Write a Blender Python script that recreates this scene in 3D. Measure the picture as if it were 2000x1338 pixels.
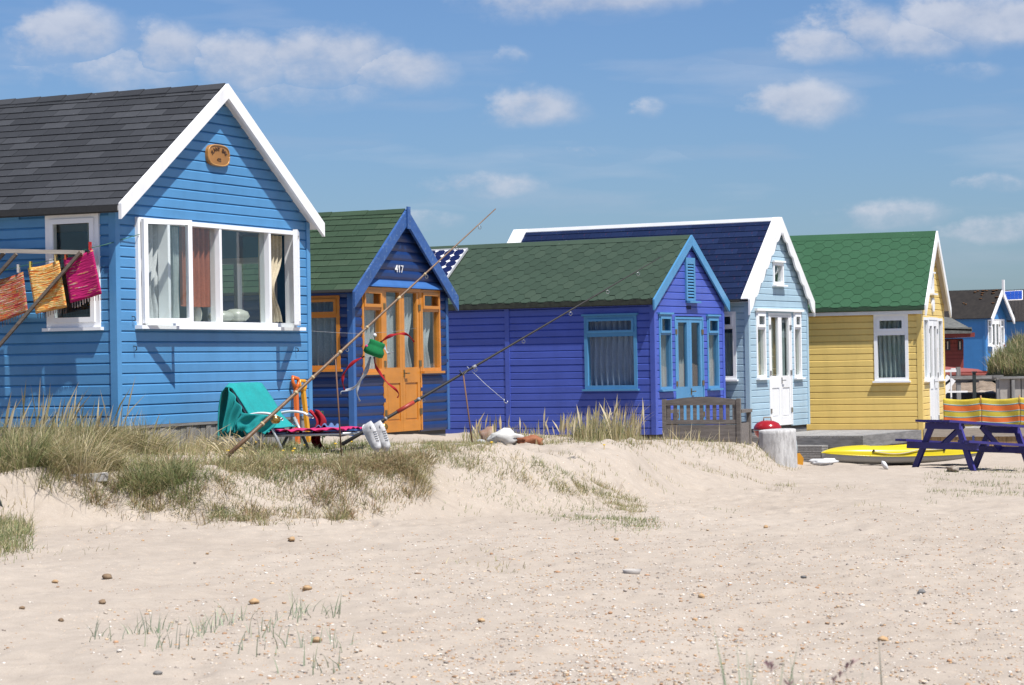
import bpy, bmesh, math, random
import numpy as np
from math import *
from mathutils import Vector, Matrix

random.seed(11)
rng = np.random.default_rng(11)
scene = bpy.context.scene
for o in list(bpy.data.objects):
    bpy.data.objects.remove(o)
C = scene.collection

# ------------------------------------------------------------------ camera
FPX = 4660.0          # focal length in photograph pixels (2000 wide)
EYE = 1.30            # eye height above world zero
ROLL = 0.0175
PITCH = atan((710 - 669) / FPX)
Wf = Vector((0, cos(PITCH), sin(PITCH)))
_r0 = Vector((1, 0, 0)); _u0 = _r0.cross(Wf)
Rc = _r0 * cos(ROLL) - _u0 * sin(ROLL)
Uc = _u0 * cos(ROLL) + _r0 * sin(ROLL)
cam = bpy.data.cameras.new('camera')
cam.sensor_fit = 'HORIZONTAL'; cam.sensor_width = 36.0
cam.lens = FPX / 2000 * 36.0
cam.clip_start = 0.1; cam.clip_end = 3000
co = bpy.data.objects.new('camera', cam); C.objects.link(co)
m3 = Matrix((Rc, Uc, -Wf)).transposed()
co.matrix_world = Matrix.Translation((0, 0, EYE)) @ m3.to_4x4()
scene.camera = co
cam.dof.use_dof = True; cam.dof.focus_distance = 27; cam.dof.aperture_fstop = 11

# ------------------------------------------------------------------ light
SUN = Vector((0.352, -0.385, 1.0)).normalized()     # towards the sun
sl = bpy.data.lights.new('sun', 'SUN'); sl.energy = 5.0; sl.angle = radians(0.53)
sl.color = (1.0, 0.965, 0.91)
so = bpy.data.objects.new('sun', sl); C.objects.link(so)
so.rotation_euler = SUN.to_track_quat('Z', 'Y').to_euler(); so.location = (5, -8, 20)
scene.view_settings.view_transform = 'Standard'
scene.view_settings.look = 'None'
scene.view_settings.exposure = 0.6
scene.view_settings.gamma = 1.0
SKY_STRENGTH = 0.056

# (px, py, half width, up, down, weight) of the clouds, turned into azimuth and elevation
CLOUDS = [(150, 85, 120, 75, 60, .95), (335, 105, 95, 60, 60, .95), (470, 130, 150, 75, 70, .9), (640, 115, 190, 75, 75, .95),
          (780, 140, 140, 60, 55, .9), (1180, -5, 280, 60, 50, 1.0), (1045, 222, 120, 58, 34, .95),
          (1560, 215, 145, 62, 44, 1.0), (1620, 105, 110, 45, 32, .85), (1700, 75, 90, 62, 50, .95), (1800, 85, 150, 55, 40, .9), (1900, 55, 130, 70, 60, 1.0), (1990, 55, 110, 65, 50, 1.0),
          (960, 370, 135, 38, 30, .68), (1285, 210, 30, 20, 18, .50), (1130, 300, 46, 16, 14, .55),
          (1740, 425, 140, 34, 26, .66), (1950, 450, 120, 34, 26, .72), (1955, 362, 66, 22, 18, .6),
          (830, 440, 90, 26, 20, .55), (1020, 110, 36, 18, 16, .43), (250, 150, 170, 60, 50, .72), (600, 165, 300, 50, 45, .68), (1900, 140, 70, 20, 18, .5)]

def make_world():
    w = bpy.data.worlds.new('World'); scene.world = w; w.use_nodes = True
    nt = w.node_tree; nt.nodes.clear()
    N = lambda t: nt.nodes.new(t)
    L = nt.links.new
    def M(op, a, b=None, c=None, clamp=False):
        n = N('ShaderNodeMath'); n.operation = op; n.use_clamp = clamp
        for i, x in enumerate((a, b, c)):
            if x is None: continue
            if isinstance(x, (int, float)): n.inputs[i].default_value = x
            else: L(x, n.inputs[i])
        return n.outputs[0]
    out = N('ShaderNodeOutputWorld'); bg = N('ShaderNodeBackground')
    bg.inputs['Strength'].default_value = SKY_STRENGTH
    sky = N('ShaderNodeTexSky'); sky.sky_type = 'NISHITA'; sky.sun_disc = False
    sky.sun_elevation = asin(SUN.z); sky.sun_rotation = atan2(SUN.x, SUN.y)
    sky.altitude = 0; sky.air_density = 1.0; sky.dust_density = 0.8; sky.ozone_density = 2.0
    # a clear northern sky: a little more saturated than the model near the horizon
    tint = N('ShaderNodeMix'); tint.data_type = 'RGBA'; tint.blend_type = 'MULTIPLY'
    tint.inputs[0].default_value = 1.0
    L(sky.outputs[0], tint.inputs[6]); tint.inputs[7].default_value = (0.745, 0.965, 1.32, 1)
    tc = N('ShaderNodeTexCoord')
    nrm = N('ShaderNodeVectorMath'); nrm.operation = 'NORMALIZE'; L(tc.outputs['Generated'], nrm.inputs[0])
    sep = N('ShaderNodeSeparateXYZ'); L(nrm.outputs[0], sep.inputs[0])
    az = M('ARCTAN2', sep.outputs[0], sep.outputs[1]); el = M('ARCSINE', sep.outputs[2])
    def noise(scale, detail, rough=.55, off=0):
        n = N('ShaderNodeTexNoise'); n.inputs['Scale'].default_value = scale
        n.inputs['Detail'].default_value = detail; n.inputs['Roughness'].default_value = rough
        mp = N('ShaderNodeMapping'); mp.inputs['Location'].default_value = (off, off * .7, off * 1.3)
        mp.inputs['Scale'].default_value = (1, 1, 1.5)
        L(nrm.outputs[0], mp.inputs[0]); L(mp.outputs[0], n.inputs['Vector'])
        return n.outputs['Fac']
    n1 = noise(34, 7, .6); n2 = noise(90, 5, .6, 3.1); n3 = noise(14, 4, .55, 7.7)
    wx = M('MULTIPLY', M('SUBTRACT', n1, .5), .034); wy = M('MULTIPLY', M('SUBTRACT', n3, .5), .014)
    azw = M('ADD', az, wx); elw = M('ADD', el, wy)
    dens = None; tpos = None
    for (px, py, rx, up, dn, wgt) in CLOUDS:
        a0 = atan((px - 1000) / FPX); e0 = atan((710 - py - ROLL * (px - 1000)) / FPX)
        dx = M('MULTIPLY', M('SUBTRACT', azw, a0), FPX / rx)
        d = M('SUBTRACT', elw, e0)
        dy = M('MAXIMUM', M('MULTIPLY', d, FPX / up), M('MULTIPLY', d, -FPX / dn))
        r = M('SQRT', M('ADD', M('MULTIPLY', dx, dx), M('MULTIPLY', dy, dy)))
        v = M('MULTIPLY', M('SUBTRACT', 1.0, r), wgt)
        v = M('MINIMUM', v, wgt - .42)
        t = M('MULTIPLY', d, FPX / up)
        if dens is None: dens, tpos = v, t
        else:
            g = M('GREATER_THAN', v, dens)
            tpos = M('ADD', M('MULTIPLY', t, g), M('MULTIPLY', tpos, M('SUBTRACT', 1.0, g)))
            dens = M('MAXIMUM', dens, v)
    # fair weather clouds over the rest of the sky
    rest = M('MULTIPLY', M('SUBTRACT', noise(3.2, 6, .6, 1.3), .66), 3.0)
    outside = M('MAXIMUM', M('GREATER_THAN', M('ABSOLUTE', az), .26), M('GREATER_THAN', el, .18))
    rest = M('SUBTRACT', M('MULTIPLY', M('ADD', rest, 1.0), outside), 1.0)
    dens = M('MAXIMUM', dens, rest)
    dens = M('ADD', dens, M('MULTIPLY', M('SUBTRACT', n1, .5), 1.25))
    dens = M('ADD', dens, M('MULTIPLY', M('SUBTRACT', n2, .5), .40))
    ss = N('ShaderNodeMapRange'); ss.interpolation_type = 'SMOOTHSTEP'
    ss.inputs['From Min'].default_value = -.10; ss.inputs['From Max'].default_value = .80
    L(dens, ss.inputs['Value'])
    topf = N('ShaderNodeMapRange'); topf.inputs['From Min'].default_value = -.7; topf.inputs['From Max'].default_value = .35
    topf.inputs['To Min'].default_value = 1.0; topf.inputs['To Max'].default_value = .52
    L(tpos, topf.inputs['Value']); L(topf.outputs[0], ss.inputs['From Max'])
    alpha = M('MULTIPLY', ss.outputs[0], .72)
    # thin wisps
    wisp = N('ShaderNodeMapRange'); wisp.inputs['From Min'].default_value = .52; wisp.inputs['From Max'].default_value = .85
    mpw = N('ShaderNodeMapping'); mpw.inputs['Scale'].default_value = (1, 1, 7); mpw.inputs['Rotation'].default_value = (0, .06, 0)
    nw = N('ShaderNodeTexNoise'); nw.inputs['Scale'].default_value = 9; nw.inputs['Detail'].default_value = 5
    L(nrm.outputs[0], mpw.inputs[0]); L(mpw.outputs[0], nw.inputs['Vector']); L(nw.outputs['Fac'], wisp.inputs['Value'])
    alpha = M('MAXIMUM', alpha, M('MULTIPLY', wisp.outputs[0], .38))
    shade = N('ShaderNodeMapRange'); shade.inputs['From Min'].default_value = .30; shade.inputs['From Max'].default_value = .72
    L(M('ADD', M('ADD', M('MULTIPLY', n2, .45), M('MULTIPLY', n1, .55)), M('MULTIPLY', tpos, .16)), shade.inputs['Value'])
    cc = N('ShaderNodeMix'); cc.data_type = 'RGBA'
    L(shade.outputs[0], cc.inputs[0])
    k = 1 / SKY_STRENGTH
    cc.inputs[6].default_value = (.315 * k, .345 * k, .425 * k, 1); cc.inputs[7].default_value = (.475 * k, .485 * k, .53 * k, 1)
    mix = N('ShaderNodeMix'); mix.data_type = 'RGBA'
    L(alpha, mix.inputs[0]); L(tint.outputs[2], mix.inputs[6]); L(cc.outputs[2], mix.inputs[7])
    L(mix.outputs[2], bg.inputs[0]); L(bg.outputs[0], out.inputs[0])
make_world()

# ------------------------------------------------------------------ pixel helpers
def ray(px, py):
    return Wf + Rc * ((px - 1000) / FPX) + Uc * ((669 - py) / FPX)
def at(px, py, Y):
    """world point in the direction of a photograph pixel at depth Y"""
    d = ray(px, py); d = d * (Y / d.y)
    return Vector((d.x, d.y, d.z + EYE))
def project(P):
    P = np.asarray(P, float) - np.array([0, 0, EYE])
    z = P @ np.array(Wf)
    return 1000 + FPX * (P @ np.array(Rc)) / z, 669 - FPX * (P @ np.array(Uc)) / z

# ------------------------------------------------------------------ materials
MATS = {}
def _mat(name):
    m = bpy.data.materials.new(name); m.use_nodes = True
    nt = m.node_tree; b = nt.nodes['Principled BSDF']
    MATS[name] = m
    return m, nt, b
def _noise(nt, scale, detail=4, rough=.55, sc=None, coord='Object'):
    tc = nt.nodes.new('ShaderNodeTexCoord'); n = nt.nodes.new('ShaderNodeTexNoise')
    n.inputs['Scale'].default_value = scale; n.inputs['Detail'].default_value = detail; n.inputs['Roughness'].default_value = rough
    if sc:
        mp = nt.nodes.new('ShaderNodeMapping'); mp.inputs['Scale'].default_value = sc
        nt.links.new(tc.outputs[coord], mp.inputs[0]); nt.links.new(mp.outputs[0], n.inputs['Vector'])
    else:
        nt.links.new(tc.outputs[coord], n.inputs['Vector'])
    return n.outputs['Fac']
def _ramp(nt, fac, stops, interp='LINEAR'):
    r = nt.nodes.new('ShaderNodeValToRGB'); r.color_ramp.interpolation = interp
    els = r.color_ramp.elements
    while len(els) < len(stops): els.new(0.5)
    for e, (p, c) in zip(els, stops):
        e.position = p; e.color = (c[0], c[1], c[2], 1)
    nt.links.new(fac, r.inputs[0])
    return r.outputs[0]
def _mix(nt, fac, a, b, blend='MIX'):
    n = nt.nodes.new('ShaderNodeMix'); n.data_type = 'RGBA'; n.blend_type = blend
    for idx, x in ((0, fac), (6, a), (7, b)):
        if isinstance(x, (int, float)): n.inputs[idx].default_value = x
        elif isinstance(x, tuple): n.inputs[idx].default_value = (*x[:3], 1)
        else: nt.links.new(x, n.inputs[idx])
    return n.outputs[2]
def _bump(nt, b, h, strength=.2, dist=.01):
    n = nt.nodes.new('ShaderNodeBump'); n.inputs['Strength'].default_value = strength; n.inputs['Distance'].default_value = dist
    nt.links.new(h, n.inputs['Height']); nt.links.new(n.outputs[0], b.inputs['Normal'])
def _rand(nt):
    return nt.nodes.new('ShaderNodeObjectInfo').outputs['Random']
ALB = .67      # paints below are noted as they look; this brings them to real reflectances
def mul(c, k): return tuple(min(1, x * k * ALB) for x in c)

def paint(name, col, rough=.45, var=.12, wear=0.0, wearcol=(.3, .25, .2), wscale=6, grain=.15):
    if name in MATS: return MATS[name]
    m, nt, b = _mat(name)
    n = _noise(nt, 2.2, 5, .6, (1, 1, 3))
    c = _ramp(nt, n, [(.25, mul(col, 1 - var)), (.75, mul(col, 1 + var))])
    r = _rand(nt)
    c = _mix(nt, 1.0, c, _ramp(nt, r, [(0, (.90, .90, .90)), (1, (1, 1, 1))]), 'MULTIPLY')
    # rain streaks and salt bloom, running down the wall
    sk = _noise(nt, 1.1, 6, .62, (4, 4, .8))
    c = _mix(nt, 1.0, c, _ramp(nt, sk, [(.28, (.90, .90, .90)), (.5, (1, 1, 1)), (.78, (1.06, 1.05, 1.04))]), 'MULTIPLY')
    if wear > 0:
        w = _noise(nt, wscale, 8, .7, (1, 1, 1.6))
        f = _ramp(nt, w, [(.5 + .2 * (1 - wear), (0, 0, 0)), (.58 + .2 * (1 - wear), (1, 1, 1))])
        c = _mix(nt, f, c, mul(wearcol, 1))
    nt.links.new(c, b.inputs['Base Color'])
    b.inputs['Roughness'].default_value = rough
    g = _noise(nt, 14, 6, .65, (1, 1, 7))
    _bump(nt, b, g, grain, .004)
    return m
def weathered(name, c1, c2, rough=.8, sc=(1, 1, 8), scale=5):
    if name in MATS: return MATS[name]
    m, nt, b = _mat(name)
    n = _noise(nt, scale, 7, .65, sc)
    c = _ramp(nt, n, [(.3, mul(c1, 1)), (.7, mul(c2, 1))])
    c = _mix(nt, 1.0, c, _ramp(nt, _rand(nt), [(0, (.8, .8, .8)), (1, (1, 1, 1))]), 'MULTIPLY')
    nt.links.new(c, b.inputs['Base Color']); b.inputs['Roughness'].default_value = rough
    _bump(nt, b, n, .5, .006)
    return m
def shingle_mat(name, c1, c2, accents=None):
    m, nt, b = _mat(name)
    c = _ramp(nt, _rand(nt), [(0, mul(c1, 1)), (.55, mul(c1, 1.12)), (1, mul(c2, 1))])
    g = _noise(nt, 120, 3, .7)
    c = _mix(nt, 1.0, c, _ramp(nt, g, [(.25, (.72, .72, .72)), (.75, (1.25, 1.25, 1.25))]), 'MULTIPLY')
    st = _noise(nt, 1.3, 5, .6, None, 'Object')
    c = _mix(nt, 1.0, c, _ramp(nt, st, [(.3, (.85, .85, .85)), (.7, (1.08, 1.08, 1.08))]), 'MULTIPLY')
    if accents:
        a = _noise(nt, 7, 2, .5)
        c = _mix(nt, _ramp(nt, a, [(.62, (0, 0, 0)), (.66, (.8, .8, .8))]), c, accents)
    sp1 = _noise(nt, 22, 2, .5)
    c = _mix(nt, _ramp(nt, sp1, [(.77, (0, 0, 0)), (.79, (.6, .6, .6))]), c, (.42, .43, .40))
    nt.links.new(c, b.inputs['Base Color']); b.inputs['Roughness'].default_value = .9; b.inputs['Specular IOR Level'].default_value = .18
    _bump(nt, b, g, .5, .004)
    return m
def plain(name, col, rough=.5, metal=0.0, var=.08, scale=20, bump=.1):
    if name in MATS: return MATS[name]
    m, nt, b = _mat(name)
    n = _noise(nt, scale, 4)
    c = _ramp(nt, n, [(.3, mul(col, 1 - var)), (.7, mul(col, 1 + var))])
    nt.links.new(c, b.inputs['Base Color']); b.inputs['Roughness'].default_value = rough; b.inputs['Metallic'].default_value = metal
    if bump: _bump(nt, b, n, bump, .004)
    return m
def cloth(name, col, rough=.9, var=.12, trans=.25):
    if name in MATS: return MATS[name]
    m, nt, b = _mat(name)
    n = _noise(nt, 60, 4); n2 = _noise(nt, 6, 3)
    c = _ramp(nt, n, [(.3, mul(col, 1 - var)), (.7, mul(col, 1 + var))])
    c = _mix(nt, 1.0, c, _ramp(nt, n2, [(.3, (.9, .9, .9)), (.7, (1.05, 1.05, 1.05))]), 'MULTIPLY')
    nt.links.new(c, b.inputs['Base Color']); b.inputs['Roughness'].default_value = rough
    _bump(nt, b, n, .3, .003)
    if trans:
        t = nt.nodes.new('ShaderNodeBsdfTranslucent'); nt.links.new(c, t.inputs[0])
        ms = nt.nodes.new('ShaderNodeMixShader'); ms.inputs[0].default_value = trans
        o = nt.nodes['Material Output']
        nt.links.new(b.outputs[0], ms.inputs[1]); nt.links.new(t.outputs[0], ms.inputs[2]); nt.links.new(ms.outputs[0], o.inputs[0])
    return m
def glass_mat(name='window_glass', tint=(.93, .96, .95), ior=1.5):
    if name in MATS: return MATS[name]
    m, nt, b = _mat(name); nt.nodes.remove(b)
    lw_ = nt.nodes.new('ShaderNodeLayerWeight'); lw_.inputs['Blend'].default_value = .5
    pw_ = nt.nodes.new('ShaderNodeMath'); pw_.operation = 'POWER'; pw_.inputs[1].default_value = 4.0
    nt.links.new(lw_.outputs['Facing'], pw_.inputs[0])
    t = nt.nodes.new('ShaderNodeBsdfTransparent'); t.inputs[0].default_value = (*tint, 1)
    g = nt.nodes.new('ShaderNodeBsdfGlossy'); g.inputs['Roughness'].default_value = .02
    n = _noise(nt, 1.3, 2)
    bp = nt.nodes.new('ShaderNodeBump'); bp.inputs['Strength'].default_value = .05; bp.inputs['Distance'].default_value = .05
    nt.links.new(n, bp.inputs['Height']); nt.links.new(bp.outputs[0], g.inputs['Normal'])
    ml = nt.nodes.new('ShaderNodeMath'); ml.operation = 'MULTIPLY_ADD'; ml.inputs[1].default_value = .75; ml.inputs[2].default_value = .055
    nt.links.new(pw_.outputs[0], ml.inputs[0])
    ms = nt.nodes.new('ShaderNodeMixShader'); nt.links.new(ml.outputs[0], ms.inputs[0])
    nt.links.new(t.outputs[0], ms.inputs[1]); nt.links.new(g.outputs[0], ms.inputs[2])
    nt.links.new(ms.outputs[0], nt.nodes['Material Output'].inputs[0])
    return m
def attr_mat(name, rough=.7, trans=.3, spec=.3):
    """colour from the 'Col' attribute (the natural colour of each blade or pebble)"""
    m, nt, b = _mat(name)
    a = nt.nodes.new('ShaderNodeAttribute'); a.attribute_name = 'Col'
    nt.links.new(a.outputs['Color'], b.inputs['Base Color']); b.inputs['Roughness'].default_value = rough
    b.inputs['Specular IOR Level'].default_value = spec
    if trans:
        t = nt.nodes.new('ShaderNodeBsdfTranslucent'); nt.links.new(a.outputs['Color'], t.inputs[0])
        ms = nt.nodes.new('ShaderNodeMixShader'); ms.inputs[0].default_value = trans
        nt.links.new(b.outputs[0], ms.inputs[1]); nt.links.new(t.outputs[0], ms.inputs[2])
        nt.links.new(ms.outputs[0], nt.nodes['Material Output'].inputs[0])
    return m

GLASS = glass_mat()
WHITE = paint('white_paint', (1.16, 1.16, 1.16), .4, .03, grain=.05)
UPVC = plain('white_plastic_frame', (1.16, 1.17, 1.19), .3, 0, .02, 5, 0)
CREAM = plain('cream_soffit', (.80, .72, .62), .6, 0, .04, 5, .05)
METAL = plain('grey_metal', (.45, .46, .48), .35, .8, .1)
BRASS = plain('dull_brass', (.35, .26, .13), .4, .8, .15)
DARKM = plain('dark_metal', (.04, .04, .045), .4, .4, .1)
INSIDE = plain('interior_boarding', (.50, .46, .40), .8, 0, .06, 4, .1)
INSIDE_DK = plain('dark_interior', (.10, .085, .07), .8, 0, .1, 4, .1)

# ------------------------------------------------------------------ mesh helpers
class MB:
    def __init__(self, f=None):
        self.v = []; self.f = []; self.map = f; self.uv = {}
    def add(self, verts, faces):
        n = len(self.v)
        for p in verts:
            self.v.append(tuple(self.map(*p)) if self.map else tuple(p))
        for f in faces: self.f.append(tuple(i + n for i in f))
        return self
    def box(self, a0, a1, d0, d1, z0, z1):
        return self.add([(a0, d0, z0), (a1, d0, z0), (a1, d1, z0), (a0, d1, z0), (a0, d0, z1), (a1, d0, z1), (a1, d1, z1), (a0, d1, z1)],
                        [(0, 3, 2, 1), (4, 5, 6, 7), (0, 1, 5, 4), (1, 2, 6, 5), (2, 3, 7, 6), (3, 0, 4, 7)])
    def prism(self, poly, d0, d1):
        n = len(poly)
        df = d1 if callable(d1) else (lambda a, z: d1)
        vs = [(a, d0, z) for a, z in poly] + [(a, df(a, z), z) for a, z in poly]
        fs = [tuple(range(n)), tuple(range(2 * n - 1, n - 1, -1))] + [(i, (i + 1) % n, n + (i + 1) % n, n + i) for i in range(n)]
        return self.add(vs, fs)
    def bar(self, p0, p1, w, h, up=(0, 0, 1)):
        p0 = Vector(p0); p1 = Vector(p1); d = (p1 - p0).normalized(); up = Vector(up)
        s = d.cross(up)
        if s.length < 1e-4: s = d.cross(Vector((0, 1, 0)))
        s.normalize(); u = s.cross(d).normalized()
        vs = []
        for p in (p0, p1):
            for a, b in ((-1, -1), (1, -1), (1, 1), (-1, 1)):
                vs.append(tuple(p + s * (a * w / 2) + u * (b * h / 2)))
        return self.add(vs, [(0, 3, 2, 1), (4, 5, 6, 7), (0, 1, 5, 4), (1, 2, 6, 5), (2, 3, 7, 6), (3, 0, 4, 7)])
    def tube(self, pts, r, n=8, flat=None):
        pts = [Vector(p) for p in pts]; m = len(pts)
        rs = r if isinstance(r, (list, tuple)) else [r] * m
        prev = None; vs = []
        for i, p in enumerate(pts):
            t = (pts[min(i + 1, m - 1)] - pts[max(i - 1, 0)]).normalized()
            if prev is None:
                a = Vector((0, 0, 1)) if abs(t.z) < .9 else Vector((1, 0, 0))
                s = t.cross(a).normalized()
            else:
                s = (prev - t * prev.dot(t)).normalized()
            prev = s; u = t.cross(s)
            for k in range(n):
                an = 2 * pi * k / n
                vs.append(tuple(p + (s * cos(an) + u * sin(an)) * rs[i]))
        fs = []
        for i in range(m - 1):
            for k in range(n):
                a = i * n + k; b = i * n + (k + 1) % n
                fs.append((a, b, b + n, a + n))
        fs.append(tuple(range(n - 1, -1, -1))); fs.append(tuple(range((m - 1) * n, m * n)))
        return self.add(vs, fs)
    def lathe(self, prof, c=(0, 0, 0), n=24):
        vs = []; m = len(prof)
        for r, z in prof:
            for k in range(n):
                an = 2 * pi * k / n
                vs.append((c[0] + r * cos(an), c[1] + r * sin(an), c[2] + z))
        fs = []
        for i in range(m - 1):
            for k in range(n):
                a = i * n + k; b = i * n + (k + 1) % n
                fs.append((a, b, b + n, a + n))
        fs.append(tuple(range(n - 1, -1, -1))); fs.append(tuple(range((m - 1) * n, m * n)))
        return self.add(vs, fs)
    def grid(self, fn, nu, nv, closed_u=False):
        vs = []; base = len(self.v)
        for j in range(nv + 1):
            for i in range(nu + (0 if closed_u else 1)):
                vs.append(fn(i / nu, j / nv))
        w = nu if closed_u else nu + 1
        fs = []
        for j in range(nv):
            for i in range(nu):
                a = j * w + i; b = j * w + (i + 1) % w if closed_u else a + 1
                fs.append((a, b, b + w, a + w))
        self.add(vs, fs)
        for j in range(nv + 1):
            for i in range(w):
                self.uv[base + j * w + i] = (i / nu, j / nv)
        return self
    def mesh(self, name, mat=None, smooth=False, recalc=True):
        me = bpy.data.meshes.new(name); me.from_pydata(self.v, [], self.f)
        if recalc:
            bm = bmesh.new(); bm.from_mesh(me); bmesh.ops.recalc_face_normals(bm, faces=bm.faces); bm.to_mesh(me); bm.free()
        if self.uv:
            l = me.uv_layers.new(name='UVMap')
            for lp in me.loops: l.data[lp.index].uv = self.uv.get(lp.vertex_index, (0, 0))
        if mat: me.materials.append(mat)
        if smooth:
            for p in me.polygons: p.use_smooth = True
        return me
    def build(self, name, mat, parent=None, smooth=False, recalc=True):
        o = bpy.data.objects.new(name, self.mesh(name, mat, smooth, recalc)); C.objects.link(o)
        if parent is not None: o.parent = parent
        return o
def tag(o, label=None, cat=None, group=None, kind=None):
    if label: o['label'] = label
    if cat: o['category'] = cat
    if group: o['group'] = group
    if kind: o['kind'] = kind
    return o
def empty(name, loc=(0, 0, 0), rz=0):
    o = bpy.data.objects.new(name, None); C.objects.link(o); o.location = loc; o.rotation_euler = (0, 0, rz)
    o.empty_display_size = .2
    return o
def solidify(o, t, off=0):
    md = o.modifiers.new('thickness', 'SOLIDIFY'); md.thickness = t; md.offset = off
    return o
def text_mesh(txt, size, mat, depth=.004):
    cu = bpy.data.curves.new('lettering', 'FONT'); cu.body = txt; cu.size = size; cu.extrude = depth
    cu.align_x = 'CENTER'; cu.align_y = 'CENTER'
    o = bpy.data.objects.new('lettering', cu); C.objects.link(o)
    bpy.context.view_layer.update()
    me = bpy.data.meshes.new_from_object(o.evaluated_get(bpy.context.evaluated_depsgraph_get()))
    bpy.data.objects.remove(o); bpy.data.curves.remove(cu)
    me.materials.clear(); me.materials.append(mat)
    return me

# ------------------------------------------------------------------ ground
def vnoise(x, y, seed=0):
    r = np.random.default_rng(seed).random((64, 64))
    xi = np.floor(x).astype(int); yi = np.floor(y).astype(int); fx = x - xi; fy = y - yi
    fx = fx * fx * (3 - 2 * fx); fy = fy * fy * (3 - 2 * fy)
    a = r[xi % 64, yi % 64]; b = r[(xi + 1) % 64, yi % 64]; c = r[xi % 64, (yi + 1) % 64]; d = r[(xi + 1) % 64, (yi + 1) % 64]
    return (a * (1 - fx) + b * fx) * (1 - fy) + (c * (1 - fx) + d * fx) * fy - .5
FX = [-14, -5.2, -4.7, -4.25, -3.9, -3.4, -2.5, -1.5, -.8, -.3, .3, 1.2, 2, 2.6, 3.2, 3.8, 14]
FZ = [14.5, 15.6, 16.2, 18.3, 19.1, 19.3, 19.3, 19.5, 20.1, 20.6, 21.4, 22.6, 25, 26.5, 29.5, 33, 36]
FWD = [1.2, 1.2, 1.2, 1.0, 1.1, 1.1, 1.2, 1.2, 1.3, 1.4, 1.6, 3.2, 6.5, 6.5, 5, 3, 3]
PLAT = np.array([(-8, 17, -.85), (-8, 24, -.6), (-5.2, 18.2, -.92), (-4.2, 20.6, -.78), (-3.4, 21.5, -.78), (-2.6, 20.8, -.86), (-1.6, 21.2, -.88), (-2, 23.5, -.80), (-.9, 22, -.80), (-.3, 22.3, -.77), (.4, 23.5, -.92),
                 (-2, 30, -.88), (0, 29.5, -.965), (0, 33, -1.06), (-4, 34, -.9), (1.4, 32, -1.07), (2, 33.5, -1.12), (3, 33.8, -1.16), (3.4, 35, -1.25), (2.6, 39, -1.15), (0, 40, -1.1),
                 (4.1, 35, -1.60), (4.6, 37, -1.66), (5.6, 37.5, -1.70), (7.2, 38, -1.74), (8.4, 37, -1.79), (7, 42, -1.6), (6, 46, -1.4), (10, 42, -1.78),
                 (10, 48, -1.5), (12.5, 58, -1.25), (11, 66, -.9), (16, 70, -.75), (20, 95, -.62), (14, 90, -.62), (-10, 60, -.8), (0, 80, -.7), (30, 80, -.8), (25, 50, -1.4)])
def beach(x, y):
    xc = np.clip(x, -8, 12); yc = np.clip(y, -5, 45)
    return EYE - 1.109 - .0316 * xc - .0112 * yc
def ground(x, y):
    x = np.asarray(x, float); y = np.asarray(y, float)
    shp = np.broadcast(x, y).shape
    x = np.broadcast_to(x, shp).ravel(); y = np.broadcast_to(y, shp).ravel()
    b = beach(x, y)
    zf = np.interp(x, FX, FZ); wd = np.interp(x, FX, FWD)
    t = np.clip((y - zf - .35 * vnoise(x * 1.6, y * .8, 5) * 2) / wd, 0, 1); t = t * t * (3 - 2 * t)
    d2 = (x[:, None] - PLAT[:, 0]) ** 2 * 1.6 + (y[:, None] - PLAT[:, 1]) ** 2 * .8 + .12
    w = 1 / d2 ** 2
    pl = (w * PLAT[:, 2]).sum(1) / w.sum(1) + EYE
    z = b + t * (pl - b)
    near = np.clip((48 - y) / 20, 0, 1)
    z = z + near * (.05 * vnoise(x * .9, y * .6, 1) + .035 * vnoise(x * 2.6, y * 2.0, 2) + (.028 + .022 * t) * vnoise(x * 6.3, y * 5.2, 3) + .012 * vnoise(x * 15, y * 13, 4))
    return z.reshape(shp)
def gz(x, y): return float(ground(np.array([x]), np.array([y]))[0])
def ground_px(px, py, lo=6.0, hi=70):
    ys = np.arange(lo, hi, .05); d = ray(px, py)
    xs = d.x * ys / d.y; zs = d.z * ys / d.y + EYE
    g = ground(xs, ys); k = np.nonzero(zs <= g)[0]
    i = k[0] if len(k) else len(ys) - 1
    return Vector((xs[i], ys[i], g[i]))

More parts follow.
